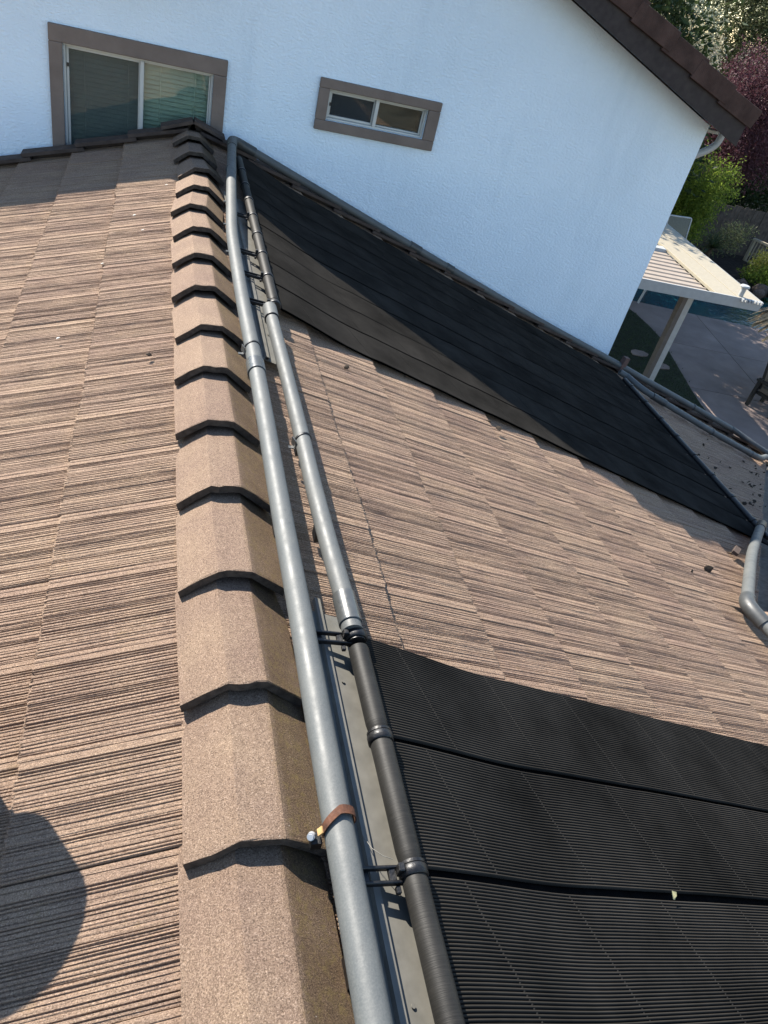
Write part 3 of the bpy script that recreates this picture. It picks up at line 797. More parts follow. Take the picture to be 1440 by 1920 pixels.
# metal strips under the brackets
def strip(y0, y1, label):
    root = empty('metal_strip', tuple(R1(0.46, y0)), label, 'metal strip', 'metal strips under the pipes')
    a = R1(0.40, y0, 0.012); D = Vector((ct,0,-st_)); Nn = Vector((st_,0,ct))
    mb = MB(); mb.prism([(-0.02,0),(0.145,0),(0.145,0.003),(-0.02,0.003)], a, D, Nn, (0, y1-y0, 0)); mb.build('plate', M_FLASH, root)
    mb = MB(); mb.prism([(0.034,0.0035),(0.037,0.0035),(0.037,0.012),(0.047,0.012),(0.047,0.0035),(0.050,0.0035),(0.050,0.0155),(0.034,0.0155)], a + Vector((0,0.004,0)), D, Nn, (0, y1-y0+0.035, 0)); mb.build('rib', M_FLASH, root)
    for i in range(3):
        y = y0 + (y1-y0)*(0.12+0.38*i); q = a + D*0.075 + Nn*0.0045 + Vector((0, y-y0, 0))
        mb = MB(); mb.tube([q, q+Nn*0.002], 0.0042, 10).build('screw', M_FLASH, root)
    return root
strip(-0.5, 1.285, 'painted metal strip between the grey pipe and the clean dark heating mats')
strip(2.62, 4.62, 'painted metal strip between the grey pipe and the dusty heating mats')

# ------------------------------------------------------------------ grey pipes
def smooth(pts, n=6):
    pts = [Vector(p) for p in pts]; out = []
    for i in range(len(pts)-1):
        p0 = pts[max(0,i-1)]; p1 = pts[i]; p2 = pts[i+1]; p3 = pts[min(len(pts)-1, i+2)]
        for k in range(n):
            t = k/n
            out.append(0.5*((2*p1) + (p2-p0)*t + (2*p0-5*p1+4*p2-p3)*t*t + (3*p1-p0-3*p2+p3)*t**3))
    out.append(pts[-1]); return out
def arc(p0, c, p1, n=8):
    p0, c, p1 = Vector(p0), Vector(c), Vector(p1)
    return [p0*(1-t)**2 + c*2*t*(1-t) + p1*t*t for t in [i/n for i in range(n+1)]]
PR = 0.0286
GRP = 'grey pool heating pipes'
def sleeve(p, q, r, name, mat, root, lip=0.0):
    p, q = Vector(p), Vector(q)
    mb = MB(); d_ = (q-p).normalized(); mb.tube([p, p+d_*0.0008, p+d_*0.0016, p+d_*0.003, q-d_*0.003, q-d_*0.0016, q-d_*0.0008, q], [r-0.0012, r-0.0003, r, r, r, r, r-0.0003, r-0.0012], 32); return mb.build(name, mat, root)
def strap(root, p, axis, r, mat, tail=True, width=0.012, side=-1):
    """a metal or plastic band round a pipe with a foot and a screw on one side"""
    p = Vector(p); axis = Vector(axis).normalized(); u = axis.cross(Vector((0,0,1))).normalized(); w = Vector((0,0,1))
    if u.x < 0: u = -u
    mb = MB(); n = 20; vs = []
    for i in range(n+1):
        a = math.radians(-10 + 200*i/n); d = u*math.cos(a) + w*math.sin(a)
        for rr, ww in ((r+0.0008, -width/2), (r+0.0030, -width/2), (r+0.0030, width/2), (r+0.0008, width/2)):
            vs.append(p + d*rr + axis*(ww + 0.010*math.cos(a)*side*-1))
    fs = [(k*4+j, k*4+(j+1) % 4, (k+1)*4+(j+1) % 4, (k+1)*4+j) for k in range(n) for j in range(4)]
    mb.add(vs, fs); return mb.build('strap', mat, root), u

# pipe 1: along the ridge, over the corner and down the wall
p1 = empty('grey_pipe', (0.38, 0.3, -0.06), 'long grey pipe along the ridge tiles, bent down the wall by a dark elbow', 'pipe', GRP)
run = [(0.3756, -0.4397, 0), (0.3736, 0.3517, 0), (0.3717, 0.8226, 0), (0.3717, 1.1812, 0), (0.3697, 1.5759, 0), (0.3707, 2.1308, 0), (0.3687, 2.5402, 0), (0.3639, 2.9339, 0), (0.3653, 3.525, 0), (0.3697, 3.7615, 0), (0.3854, 4.0526, 0), (0.4108, 4.4942, 0), (0.452, 5.1, -0.022), (0.482, 5.545, -0.03)]
MB().tube(smooth(run, 5), PR, 32).build('pipe', M_PVC, p1)
el = [Vector((0.478,5.48,-0.030)), Vector((0.484,5.58,-0.030))] + arc((0.487,5.63,-0.030),(0.492,5.715,-0.030),(0.575,5.735,-0.066),8) + [Vector((0.66,5.738,-0.097))]
MB().tube(el, PR+0.005, 28).build('elbow', M_ELBOW, p1)
wallrun = [(0.60,5.737,-0.075),(1.258,5.742,-0.318),(2.276,5.745,-0.694),(3.251,5.745,-1.048),(4.13,5.745,-1.345),(4.37,5.735,-1.425),(4.60,5.725,-1.505),(5.345,5.735,-1.765),(6.02,5.725,-2.00)]
MB().tube(smooth(wallrun, 5), PR, 24).build('pipe', M_PVC, p1)
for a, b in (((2.30,5.745,-0.703),(2.37,5.745,-0.729)), ((5.36,5.735,-1.770),(5.38,5.735,-1.777)), ((1.95,5.7445,-0.574),(2.05,5.7445,-0.611))):
    sleeve(a, b, PR+0.0045, 'coupling', M_ELBOW if b[0]-a[0] < .1 else M_PVC, p1)
ec = arc((5.98,5.725,-1.985),(6.10,5.72,-2.03),(6.20,5.60,-2.062),6) + [Vector((6.36,5.52,-2.115)), Vector((6.9,5.56,-2.30))]
MB().tube(ec, PR+0.002, 20).build('elbow', M_ELBOW, p1)
sleeve((0.3692,2.34,0), (0.3690,2.42,0), PR+0.0045, 'coupling', M_COUP, p1)
sleeve((0.4355,4.90,-0.019), (0.4362,4.912,-0.019), PR+0.0035, 'coupling', M_ELBOW, p1)
# rusty clamp with a tan tab near the camera
def rusty_clamp(root, p):
    p = Vector(p); mb = MB(); n = 22; vs = []; r = PR
    for i in range(n+1):
        a = math.radians(-25 + 215*i/n); lift = 0.010*max(0, math.sin(math.radians(180*i/n)))**1.0
        d = Vector((math.cos(a), 0, math.sin(a))); yy = -0.004 - 0.022*max(0, -math.cos(a))
        for rr, ww in ((r+0.001+lift*0.5, -0.008), (r+0.0035+lift*0.5, -0.008), (r+0.0035+lift*0.5, 0.009), (r+0.001+lift*0.5, 0.009)): vs.append(p + d*rr + Vector((0, yy+ww, 0)))
    mb.add(vs, [(k_*4+j, k_*4+(j+1)%4, (k_+1)*4+(j+1)%4, (k_+1)*4+j) for k_ in range(n) for j in range(4)])
    mb.build('clamp', M_RUST, root, 'rusted clamp')
    t = MB(); t.box(p + Vector((-0.036, -0.026, 0.006)), (0.013, 0.013, 0.004), Matrix.Rotation(-1.0, 3, 'Y')); t.build('clamp_tab', M_TAN, root)
    t = MB(); q = p + Vector((-0.050, -0.026, -0.006)); t.tube([q, q+Vector((-0.004,-0.006,0.006))], 0.0072, 14).tube([q+Vector((-0.004,-0.006,0.006)), q+Vector((-0.0055,-0.008,0.008))], 0.0055, 12); t.build('screw', M_STEEL, root)
    t = MB(); t.box(p + Vector((-0.042, -0.030, -0.020)), (0.020, 0.022, 0.020)); t.build('clamp_foot', M_BLACK, root)
rusty_clamp(p1, (0.3725, 0.684, 0.0))
# zinc strap further up
def zinc_strap(root, p, r, ax=(0,1,0)):
    s_, u = strap(root, p, ax, r, M_BLACK, width=0.008)
    p = Vector(p)
    t = MB(); t.box(p + Vector((-r-0.006, -0.022, 0.004)), (0.003, 0.030, 0.026), Matrix.Rotation(0.3, 3, 'Z')); t.box(p + Vector((-r-0.014, -0.030, -0.010)), (0.018, 0.014, 0.003)); t.build('strap_tab', M_COUP, root)
zinc_strap(p1, (0.3680, 2.530, 0.0), PR)
for y, x in ((3.84,0.375),(4.20,0.394),(3.47,0.366)):
    t = MB(); t.box((x-PR-0.007, y, 0.002), (0.012, 0.016, 0.006)); t.build('strap_tab', M_COUP, p1)
# support battens that carry the pipe clear of the tiles
for y in (0.45, 1.6, 2.9, 4.3, 5.2):
    t = MB(); xx = 0.38 if y < 4 else 0.40 + (y-4.2)*0.075; t.box((xx-0.005, y, -0.065), (0.03, 0.05, 0.085)); t.build('pipe_support', M_BLACK, p1)

# pipe 2: between the two headers
p2 = empty('grey_pipe', (0.5, 2.0, -0.1), 'shorter grey pipe joining the two black header pipes', 'pipe', GRP)
run2 = [(0.5079, 1.1865, -0.053), (0.5055, 1.2854, -0.047), (0.4985, 1.4723, -0.045), (0.4941, 1.7353, -0.045), (0.4936, 2.0546, -0.045), (0.4906, 2.4501, -0.045), (0.4852, 2.8674, -0.045), (0.4857, 3.0058, -0.047)]
R2 = 0.0262
MB().tube(smooth(run2, 5), R2, 32).build('pipe', M_PVC, p2)
sleeve((0.5075,1.208,-0.0515), (0.505,1.303,-0.0465), R2+0.0036, 'coupling', M_COUP, p2)
sleeve((0.4850,2.902,-0.045), (0.4857,3.010,-0.047), R2+0.0042, 'coupling', M_PVC, p2)
sleeve((0.4850,2.896,-0.045), (0.4850,2.903,-0.045), R2+0.0052, 'coupling_ring', M_BLACK, p2)
zinc_strap(p2, (0.4936, 2.007, -0.045), R2)
for y in (1.6, 2.03, 2.6):
    t = MB(); b = R1(0.50, y, 0.02); t.box((0.494, y, (b.z - 0.072)/2), (0.03, 0.04, abs(-0.072 - b.z) + 0.012)); t.build('pipe_support', M_BLACK, p2)

# pipe 3: from the foot of the far panel along the free edge of the roof
p3 = empty('grey_pipe', tuple(R1(4.4, 5.4)), 'grey pipe angling off the foot of the dusty mats along the shaded roof edge', 'pipe', GRP)
c0 = [R1(4.235,5.60,0.045), R1(4.30,5.58,0.048)] + arc(R1(4.32,5.57,0.05), R1(4.36,5.42,0.05), R1(4.46,5.385,0.05), 6)
f3 = c0 + [R1(4.60,5.36,0.05), R1(5.302,5.27,0.05), R1(5.984,5.275,0.05)]
MB().tube(f3, PR, 20).build('pipe', M_PVC, p3)
e3 = [R1(5.92,5.274,0.05)] + arc(R1(5.98,5.275,0.05), R1(6.10,5.285,0.05), R1(6.2,5.36,0.05), 6) + [R1(6.45,5.53,0.06), R1(6.9,5.62,0.08)]
MB().tube(e3, PR+0.003, 20).build('elbow', M_PVC, p3)
sleeve(R1(4.52,5.37,0.05), R1(4.68,5.35,0.05), PR+0.005, 'coupling', M_ELBOW, p3)
sleeve(R1(5.295,5.271,0.05), R1(5.312,5.269,0.05), PR+0.004, 'coupling', M_ELBOW, p3)

# pipe 4: at the low corner of the far panel, up the valley
p4 = empty('grey_pipe', tuple(R1(3.6, 2.7)), 'short thick grey pipe with a black elbow beside the roof valley', 'pipe', GRP)
a4, b4 = R1(4.17, 3.285, 0.052), R1(2.96, 2.15, 0.066)
mid = (a4+b4)/2 + Vector((0.0, 0.03, 0.0))
MB().tube(smooth([a4, mid, b4], 6), PR+0.004, 24).build('pipe', M_PVC, p4)
d4 = (b4-a4).normalized(); e4 = Vector((0.22, -0.97, -0.08)).normalized()
el4 = [b4 - d4*0.02, b4 + d4*0.02] + arc(b4 + d4*0.02, b4 + d4*0.085, b4 + d4*0.085 + e4*0.07, 8) + [b4 + d4*0.085 + e4*0.13]
MB().tube(el4, PR+0.0105, 24).build('elbow', M_ELBOW, p4)
q4 = b4 + d4*0.085
MB().tube([q4 + e4*0.10, q4 + e4*0.9], PR+0.004, 20).build('pipe', M_PVC, p4)
t = MB(); t.tube([a4 - d4*0.10 + Vector((0.03,0.02,-0.01)), a4 - d4*0.03, a4 + d4*0.03], PR+0.008, 20).build('coupling', M_BLACK, p4)

# ------------------------------------------------------------------ small things on the roof
def lump(seed, r):
    rr = random.Random(seed); bm = bmesh.new(); bmesh.ops.create_icosphere(bm, subdivisions=1, radius=r)
    for v in bm.verts: v.co = Vector((v.co.x*rr.uniform(.6,1.5), v.co.y*rr.uniform(.6,1.3), v.co.z*rr.uniform(.3,.7)))
    me = bpy.data.meshes.new('leaf_litter'); bm.to_mesh(me); bm.free(); return me
LM = [lump(i, 0.024) for i in range(5)]
for me in LM: me.materials.append(M_LEAFD)
deb = [(2.927,2.428),(2.719,2.331),(3.416,2.76),(1.695,3.06),(1.212,3.14),(1.75,3.03),(0.85,2.93)]
rd = random.Random(21)
for i in range(26):
    y = rd.uniform(3.6, 5.2); deb.append((y + 0.80 + rd.gauss(0, 0.05), y))
for i in range(16):
    y = rd.uniform(3.9, 5.1); deb.append((y + rd.uniform(-0.4, 0.72), y))
for i, (x, y) in enumerate(deb):
    if x > 4.15 or i < 7:
        o = link(LM[i % 5], 'leaf_litter', None, 'small dark scrap of dry leaf litter lying on the brown roof tiles', 'leaf litter', 'leaf litter on the tiles')
        o.location = R1(x, y, 0.004); o.rotation_euler = (rd.random(), rd.random(), rd.random()*6); s_ = rd.uniform(0.3, 0.8) if i > 0 else 1.0; o.scale = (s_, s_*rd.uniform(.5,1.2), s_*0.8)
o = link(lump(77, 0.011), 'dark_pebble', None, 'small dark pebble on the sunlit tiles left of the ridge', 'pebble'); o.data.materials.append(M_LEAFD); o.location = L1(0.006, 2.604, 0.006)
# pale leaf on the clean mats
mb = MB(); mb.add([(0,-0.010,0),(0.009,-0.004,0.004),(0.011,0.004,0.006),(0.0,0.012,0.003),(-0.009,0.003,0.005),(-0.007,-0.006,0.002)], [(0,1,2,3,4,5)])
o = mb.build('dry_leaf', M_LEAFY, None, 'pale yellow leaf caught in a gap between the dark mats', 'leaf'); o.location = R1(1.262, 0.601, 0.034); o.rotation_euler = (0.5, 0.2, 0.4)
# droppings: flat pale splashes
for i, (x, y) in enumerate([(0.06,4.62),(-0.05,3.95),(-0.34,2.9),(-0.1,4.2),(-0.22,3.6)]):
    mb = MB(); n = 9; mb.add([(0.008*rd.uniform(.6,1.3)*math.cos(a*2*math.pi/n), 0.0055*rd.uniform(.6,1.3)*math.sin(a*2*math.pi/n), 0.0) for a in range(n)], [tuple(range(n))])
    mb.add([(v[0]*0.7, v[1]*0.7, 0.0015) for v in mb.v[:n]], [tuple(range(n))])
    o = mb.build('bird_dropping', M_DROP, None, 'small white bird dropping on the sunlit brown tiles', 'bird dropping', 'bird droppings on the tiles')
    o.location = L1(x, y, 0.0045 - 0.0275*(1-((0.446+0.335*8 - (XR-x)) % 0.335)/0.335)*0 + 0.002); o.rotation_euler = (0, -TH, 0)
# pinkish block standing at the wall corner
mb = MB(); mb.box((0,0,0.065), (0.055, 0.055, 0.15)); o = bevel(mb.build('wood_block', M_PINK, None, 'small pinkish wooden block standing on the roof at the house corner', 'wooden block'), 0.003)
o.location = R1(4.325, 5.735, 0.03); o.rotation_euler = (0, 0.15, 0.1)
# lifted scrap of tile by the short pipe
mb = MB(); mb.box((0,0,0), (0.09, 0.04, 0.022)); o = bevel(mb.build('tile_scrap', M_RAKE2, None, 'broken scrap of tile lying beside the short thick pipe', 'tile scrap'), 0.003)
o.location = R1(3.47, 2.78, 0.025); o.rotation_euler = (0.2, 0.1, 0.7)
# roof vent beyond the edge of the picture, whose shadow falls on the tiles
vt = empty('roof_vent', tuple(L1(-0.405, 1.01)), 'round capped metal vent pipe rising from the tiles', 'roof vent')
TV = 0.42; vx, vy = -0.204 - 0.55*TV, 0.685 + 0.93*TV; zc = -0.17 + TV
b = L1(vx, vy)
MB().tube([(vx,vy,b.z-0.04),(vx,vy,zc-0.02)], 0.085, 28).build('pipe', M_STEEL, vt)
MB().tube([(vx,vy,zc-0.075),(vx,vy,zc-0.06),(vx,vy,zc+0.06),(vx,vy,zc+0.085),(vx,vy,zc+0.10)], [0.105,0.125,0.125,0.10,0.03], 32).build('cap', M_STEEL, vt)
MB().tube([(vx,vy,b.z+0.03),(vx,vy,b.z+0.05),(vx,vy,b.z+0.075)], [0.13,0.11,0.086], 28).build('collar', M_STEEL, vt)

# ------------------------------------------------------------------ yard
pat = empty('patio', (12, 12, GZ), kind='structure')
sl_ = MB(); 
rot = Matrix.Rotation(math.radians(-12), 4, 'Z')
for i in range(-2, 6):
    for j in range(-4, 3):
        c = Vector((12.3, 13.6, 0)) + rot @ Vector((i*2.6, j*2.5, 0))
        if c.y > 16.6 - 0.0 or c.y < 4.5 or c.x < 8.0: continue
        mb = MB(); mb.box((c.x, c.y, GZ-0.07), (2.588, 2.488, 0.14), rot.to_3x3()); bevel(mb.build('slab', M_CONC, pat), 0.008)
mb = MB(); mb.add([(5,3,GZ-0.06),(26,3,GZ-0.06),(26,16.2,GZ-0.06),(5,16.9,GZ-0.06)], [(0,1,2,3)]); mb.build('patio_bed', M_SOIL, None, kind='structure')
# lawn with a curved edge
lawn_edge = [(11.9,17.2),(12.05,16.4),(12.05,15.6),(12.0,15.0),(11.85,14.4),(11.65,13.7),(11.45,13.0),(11.25,12.3),(11.1,11.7),(11.0,11.0),(11.0,10.0)]
mb = MB(); n = len(lawn_edge); pts = [(x, y, GZ+0.025) for x, y in lawn_edge] + [(4.4,10.0,GZ+0.025),(4.4,17.2,GZ+0.025)]
mb.add(pts + [(p[0],p[1],GZ-0.05) for p in pts], [tuple(range(len(pts)))] + [(i,(i+1)%len(pts),len(pts)+(i+1)%len(pts),len(pts)+i) for i in range(len(pts))])
mb.build('lawn', M_LAWN, None, kind='structure')
gb = MB(); rg = random.Random(9)
for i in range(9000):
    x = rg.uniform(8.6, 12.1); y = rg.uniform(10.3, 16.6)
    ex_ = min(lawn_edge, key=lambda e: abs(e[1]-y))[0]
    if x > ex_: continue
    h = rg.uniform(0.02, 0.05); a = rg.random()*6.28; dx, dy = 0.006*math.cos(a), 0.006*math.sin(a)
    gb.add([(x-dx,y-dy,GZ+0.024),(x+dx,y+dy,GZ+0.024),(x+rg.uniform(-.015,.015),y+rg.uniform(-.015,.015),GZ+0.024+h)], [(0,1,2)])
gb.build('grass', M_L_SHADE, None, kind='stuff')
for i, (x, y) in enumerate([(10.75,13.9),(11.05,13.35)]):
    mb = MB(); n = 8; mb.add([(x+0.24*rg.uniform(.8,1.2)*math.cos(k*6.283/n), y+0.17*rg.uniform(.8,1.2)*math.sin(k*6.283/n), GZ+0.045) for k in range(n)], [tuple(range(n))])
    mb.add([(p[0],p[1],GZ) for p in mb.v[:n]] + mb.v[:n], [(k,(k+1)%n,n+(k+1)%n,n+k) for k in range(n)])
    mb.build('stepping_stone', M_CONC, None, 'flat pale stepping stone set in the lawn ' + ('further from' if i == 0 else 'closer to') + ' the white post', 'stepping stone', 'stepping stones in the lawn')
# pool
mb = MB(); mb.add([(10,15.6,GZ-0.12),(26,15.6,GZ-0.12),(26,20.2,GZ-0.12),(10,20.2,GZ-0.12)], [(0,1,2,3)]); mb.build('pool_water', M_WATER, None, kind='structure')
# planting bed behind
mb = MB(); mb.add([(8,19.6,GZ-0.15),(30,19.6,GZ-0.15),(30,20.6,GZ+0.15),(8,20.6,GZ+0.15),(30,24,GZ+0.3),(8,24,GZ+0.3),(60,60,GZ+0.3),(-20,60,GZ+0.3)], [(0,1,2,3),(3,2,4,5),(5,4,6,7)]); mb.build('planting_bed', M_SOIL, None, kind='structure')
rk = random.Random(14)
for i in range(15):
    bm = bmesh.new(); bmesh.ops.create_icosphere(bm, subdivisions=2, radius=1.0)
    f0 = [rk.uniform(0, 6) for _ in range(4)]
    for v in bm.verts:
        k_ = 1 + 0.18*math.sin(3*v.co.x+f0[0]) + 0.15*math.sin(4*v.co.y+f0[1]) + 0.12*math.sin(5*v.co.z+f0[2]); v.co = Vector((v.co.x*k_, v.co.y*k_*0.85, v.co.z*k_*0.7))
    me = bpy.data.meshes.new('boulder'); bm.to_mesh(me); bm.free(); me.materials.append(M_ROCK)
    for p in me.polygons: p.use_smooth = True
    o = link(me, 'boulder', None, 'rounded brown boulder edging the pool by the planting bed', 'boulder', 'boulders along the pool')
    s_ = rk.uniform(0.20, 0.36); o.scale = (s_, s_, s_); o.location = (15.6 + 0.36*i + rk.uniform(-.05,.05), 19.75 + rk.uniform(-.25,.35) - 0.04*i, GZ + s_*0.45)

# patio cover
cov = empty('patio_cover', (9.47, 11.6, GZ), 'white flat patio cover with tan ribbed roof pans on a taupe post', 'patio cover')
CZ = -2.35; ra = math.radians(-7); cM = Matrix.Rotation(ra, 4, 'Z'); co_ = Vector((10.42, 10.86, CZ))
def CV(x, y, z=0.0): return co_ + cM @ Vector((x, y, z))
cx_, cyv = cM.to_3x3() @ Vector((1,0,0)), cM.to_3x3() @ Vector((0,1,0)); Zv = Vector((0,0,1))
for i, (a, b) in enumerate(((-0.47, -0.012), (-0.93, -0.49))):
    mb = MB(); mb.prism([(a,0.06),(b,0.06),(b,0.0),(a,0.0)], CV(0, 0.03), cx_, Zv, cyv*6.3); bevel(mb.build('edge_panel', M_CREAM, cov), 0.006)
y = 0.10
pan_prof = [(0,0),(0.02,0.018),(0.06,0.018),(0.08,0.0),(0.23,0.0),(0.23,-0.02),(0,-0.02)]
pm = MB(); pm.prism(pan_prof, Vector((0,0,0)), (0,1,0), (0,0,1), (-5.0, 0, 0)); pme = pm.mesh('roof_pan', M_PAN)
pw = MB(); pw.prism([(0,0),(0.02,0.06),(0.21,0.06),(0.23,0.0),(0.23,-0.02),(0,-0.02)], Vector((0,0,0)), (0,1,0), (0,0,1), (-5.0, 0, 0)); pwm = pw.mesh('roof_pan', M_WHITE)
i = 0
while y < 6.2:
    link(pwm if i in (9, 18) else pme, 'roof_pan', cov, 'white roof pan' if i in (9, 18) else None, mw=Matrix.Translation(CV(-0.95, y, -0.01)) @ cM); y += 0.235; i += 1
mb = MB(); mb.prism([(0,0.068),(0.03,0.068),(0.03,-0.115),(0.0,-0.115)], CV(-5.9, 0.0), cyv, Zv, cx_*5.9); bevel(mb.build('fascia', M_WHITE, cov), 0.004)
mb = MB(); mb.prism([(-0.01,0.058),(0.0,0.058),(0.0,-0.10),(-0.01,-0.10)], CV(0.012, 0.0), cx_, Zv, cyv*6.3); mb.build('fascia', M_WHITE, cov)
mb = MB(); mb.prism([(0,-0.022),(0.10,-0.022),(0.10,-0.11),(0,-0.11)], CV(-5.8, 0.75), cyv, Zv, cx_*5.6); mb.build('beam', M_TAUPE, cov)
for q in (-0.42, -0.355, -0.29, -0.225, -0.16, -0.095, -0.035):
    mb = MB(); mb.box(CV(q, -0.02, 0.045), (0.03, 0.09, 0.045), cM.to_3x3()); mb.build('rafter_tail', M_WHITE, cov)
vp = CV(-0.40, 0.12)
MB().tube([vp + Zv*0.02, vp + Zv*0.22], 0.045, 14).build('vent_pipe', M_WHITE, cov)
MB().tube([vp + Zv*0.21, vp + Zv*0.225, vp + Zv*0.25, vp + Zv*0.262], [0.06,0.085,0.085,0.07], 16).build('vent_cap', M_WHITE, cov)
px_, py_ = 9.47, 11.62
mb = MB(); mb.box((px_-0.075, py_, (GZ+CZ-0.10)/2), (0.10, 0.12, CZ-0.10-GZ)); mb.build('post', M_TAUPE, cov)
mb = MB(); mb.box((px_+0.018, py_-0.03, (GZ+CZ-0.10)/2), (0.075, 0.05, CZ-0.10-GZ)); mb.box((px_+0.085, py_, (GZ+CZ-0.10)/2), (0.05, 0.10, CZ-0.10-GZ)); mb.build('post', M_WHITE, cov, 'white post face')

# clear backboard on a stand beyond the cover
bb = empty('backboard', (12.55, 17.0, GZ), 'clear backboard in a white rounded frame beyond the patio cover', 'backboard')
c = Vector((12.58, 17.0, -2.78)); bM = Matrix.Rotation(math.radians(8), 3, 'Z') @ Matrix.Rotation(math.radians(-12), 3, 'X')
fmb = MB(); pts = []
for (sx, sz) in ((-1,-1),(1,-1),(1,1),(-1,1)):
    for k in range(5):
        a = math.radians({(-1,-1):180,(1,-1):270,(1,1):0,(-1,1):90}[(sx,sz)] + 22.5*k); pts.append(c + bM @ Vector((sx*0.33 + 0.05*math.cos(a), 0, sz*0.23 + 0.05*math.sin(a))))
fmb.tube(pts + [pts[0]], 0.020, 8).build('frame', M_WHITE, bb)
gmb = MB(); gmb.box(c, (0.72, 0.008, 0.52), bM); gmb.build('pane', M_GLASSD, bb)
wmb = MB(); wmb.prism([(-0.75,-0.62),(0.22,-0.62),(0.24,-0.34),(-0.38,-0.05),(-0.75,-0.05)], c + Vector((0,-0.14,0)), (1,0,0), (0,0,1), (0,-0.5,0)); wmb.build('base_box', M_WHITE, bb)
MB().tube([(12.85,17.1,-3.0),(12.75,17.2,-3.4),(12.6,17.25,GZ)], 0.03, 8).tube([(12.95,17.05,-3.05),(12.7,17.0,-3.35)], 0.012, 6).tube([(12.3,17.2,-3.0),(12.3,17.25,GZ)], 0.03, 8).build('stand', M_STEEL, bb)

# fence: board by board
fen = empty('wooden_fence', (18, 22.75, GZ), 'weathered grey board fence behind the pool planting', 'fence')
rf_ = random.Random(4)
for i in range(76):
    x = 13.2 + 0.145*i; z1 = -3.12 + rf_.uniform(-0.03, 0.03)
    mb = MB(); mb.box((x, 22.75 + rf_.uniform(-.008,.008), (GZ+z1)/2), (0.137, 0.018, z1-GZ)); mb.build('board', M_WOOD, fen)
mb = MB(); mb.box((18.7, 22.80, -3.4), (11, 0.04, 0.09)); mb.box((18.7, 22.80, -4.4), (11, 0.04, 0.09)); mb.build('rail', M_WOOD, fen)

# white railing
ral = empty('white_railing', (20.0, 21.5, GZ), 'cream painted railing with dark balusters by the yellow green shrub', 'railing')
a, b = Vector((19.62, 22.3, -3.97)), Vector((20.65, 20.3, -3.97)); d = (b-a)
mb = MB(); mb.prism([(-0.07,0),(0.07,0),(0.07,0.07),(-0.07,0.07)], a, Vector((d.y,-d.x,0)).normalized(), Zv, d); mb.build('top_rail', M_CREAM, ral)
mb = MB(); mb.prism([(-0.03,-0.75),(0.03,-0.75),(0.03,-0.68),(-0.03,-0.68)], a, Vector((d.y,-d.x,0)).normalized(), Zv, d); mb.build('bottom_rail', M_CREAM, ral)
for i in range(19):
    p = a + d*(i+0.5)/19; mb = MB(); mb.box((p.x, p.y, -4.33), (0.03, 0.03, 0.70)); mb.build('baluster', M_CREAM, ral)
for q in (0.02, 0.98):
    p = a + d*q; mb = MB(); mb.box((p.x, p.y, (GZ-3.99)/2), (0.09, 0.09, -3.99-GZ)); mb.build('post', M_CREAM, ral)

# thatched parasol and chair at the edge of the picture
th = empty('thatched_parasol', (13.92, 12.35, GZ), 'parasol roofed with ragged tan palm thatch', 'parasol')
MB().tube([(13.92,12.35,GZ),(13.92,12.35,-2.5)], 0.05, 12).build('pole', M_BARK, th)
mb = MB(); rh = random.Random(8); n = 150
for lay in range(7):
    for k_ in range(n):
        a = 6.283*(k_ + rh.random())/n; r0 = 0.12 + 0.17*lay; r1 = r0 + rh.uniform(0.36, 0.55); z0 = -2.28 - 0.135*lay; z1 = z0 - rh.uniform(0.28, 0.5)
        ca, sa = math.cos(a), math.sin(a); wd = rh.uniform(0.03, 0.08)
        if r1 > 1.62: r1 = 1.55 + rh.uniform(-.1,.1)
        p0 = Vector((13.92+r0*ca, 12.35+r0*sa, z0)); p1_ = Vector((13.92+(r0+r1)/2*ca, 12.35+(r0+r1)/2*sa, (z0+z1)/2+0.03)); p2_ = Vector((13.92+r1*ca, 12.35+r1*sa, z1)); t_ = Vector((-sa, ca, 0))*wd
        mb.add([p0-t_, p0+t_, p1_-t_, p1_+t_, p2_-t_*0.4, p2_+t_*0.4], [(0,1,3,2),(2,3,5,4)])
mb.build('thatch', M_THATCH, th)
ch = empty('patio_chair', (12.85, 11.75, GZ), 'black framed patio chair with a beige cushion under the thatched parasol', 'chair')
cR = Matrix.Rotation(math.radians(20), 3, 'Z'); cc = Vector((12.85, 11.75, GZ+0.015))
def cp_(x, y, z): return cc + cR @ Vector((x, y, z))
for sx in (-1, 1):
    for sy_ in (-1, 1):
        mb = MB(); mb.box(cp_(0.30*sx, 0.30*sy_, 0.28 if sy_ < 0 else 0.33), (0.075, 0.075, 0.56 if sy_ < 0 else 0.66), cR); bevel(mb.build('leg', M_CHAIR, ch), 0.006)
    mb = MB(); mb.box(cp_(0.30*sx, 0.0, 0.60), (0.11, 0.74, 0.05), cR); bevel(mb.build('armrest', M_CHAIR, ch), 0.008)
mb = MB(); mb.box(cp_(0,0,0.33), (0.52, 0.60, 0.07), cR); mb.build('seat', M_CHAIR, ch)
mb = MB(); mb.box(cp_(0,-0.02,0.43), (0.53, 0.60, 0.12), cR); bevel(mb.build('cushion', M_CUSH, ch), 0.03, 3)
mb = MB(); mb.box(cp_(0,0.30,0.72), (0.54, 0.07, 0.62), cR @ Matrix.Rotation(-0.2,3,'X')); bevel(mb.build('backrest', M_CHAIR, ch), 0.01)

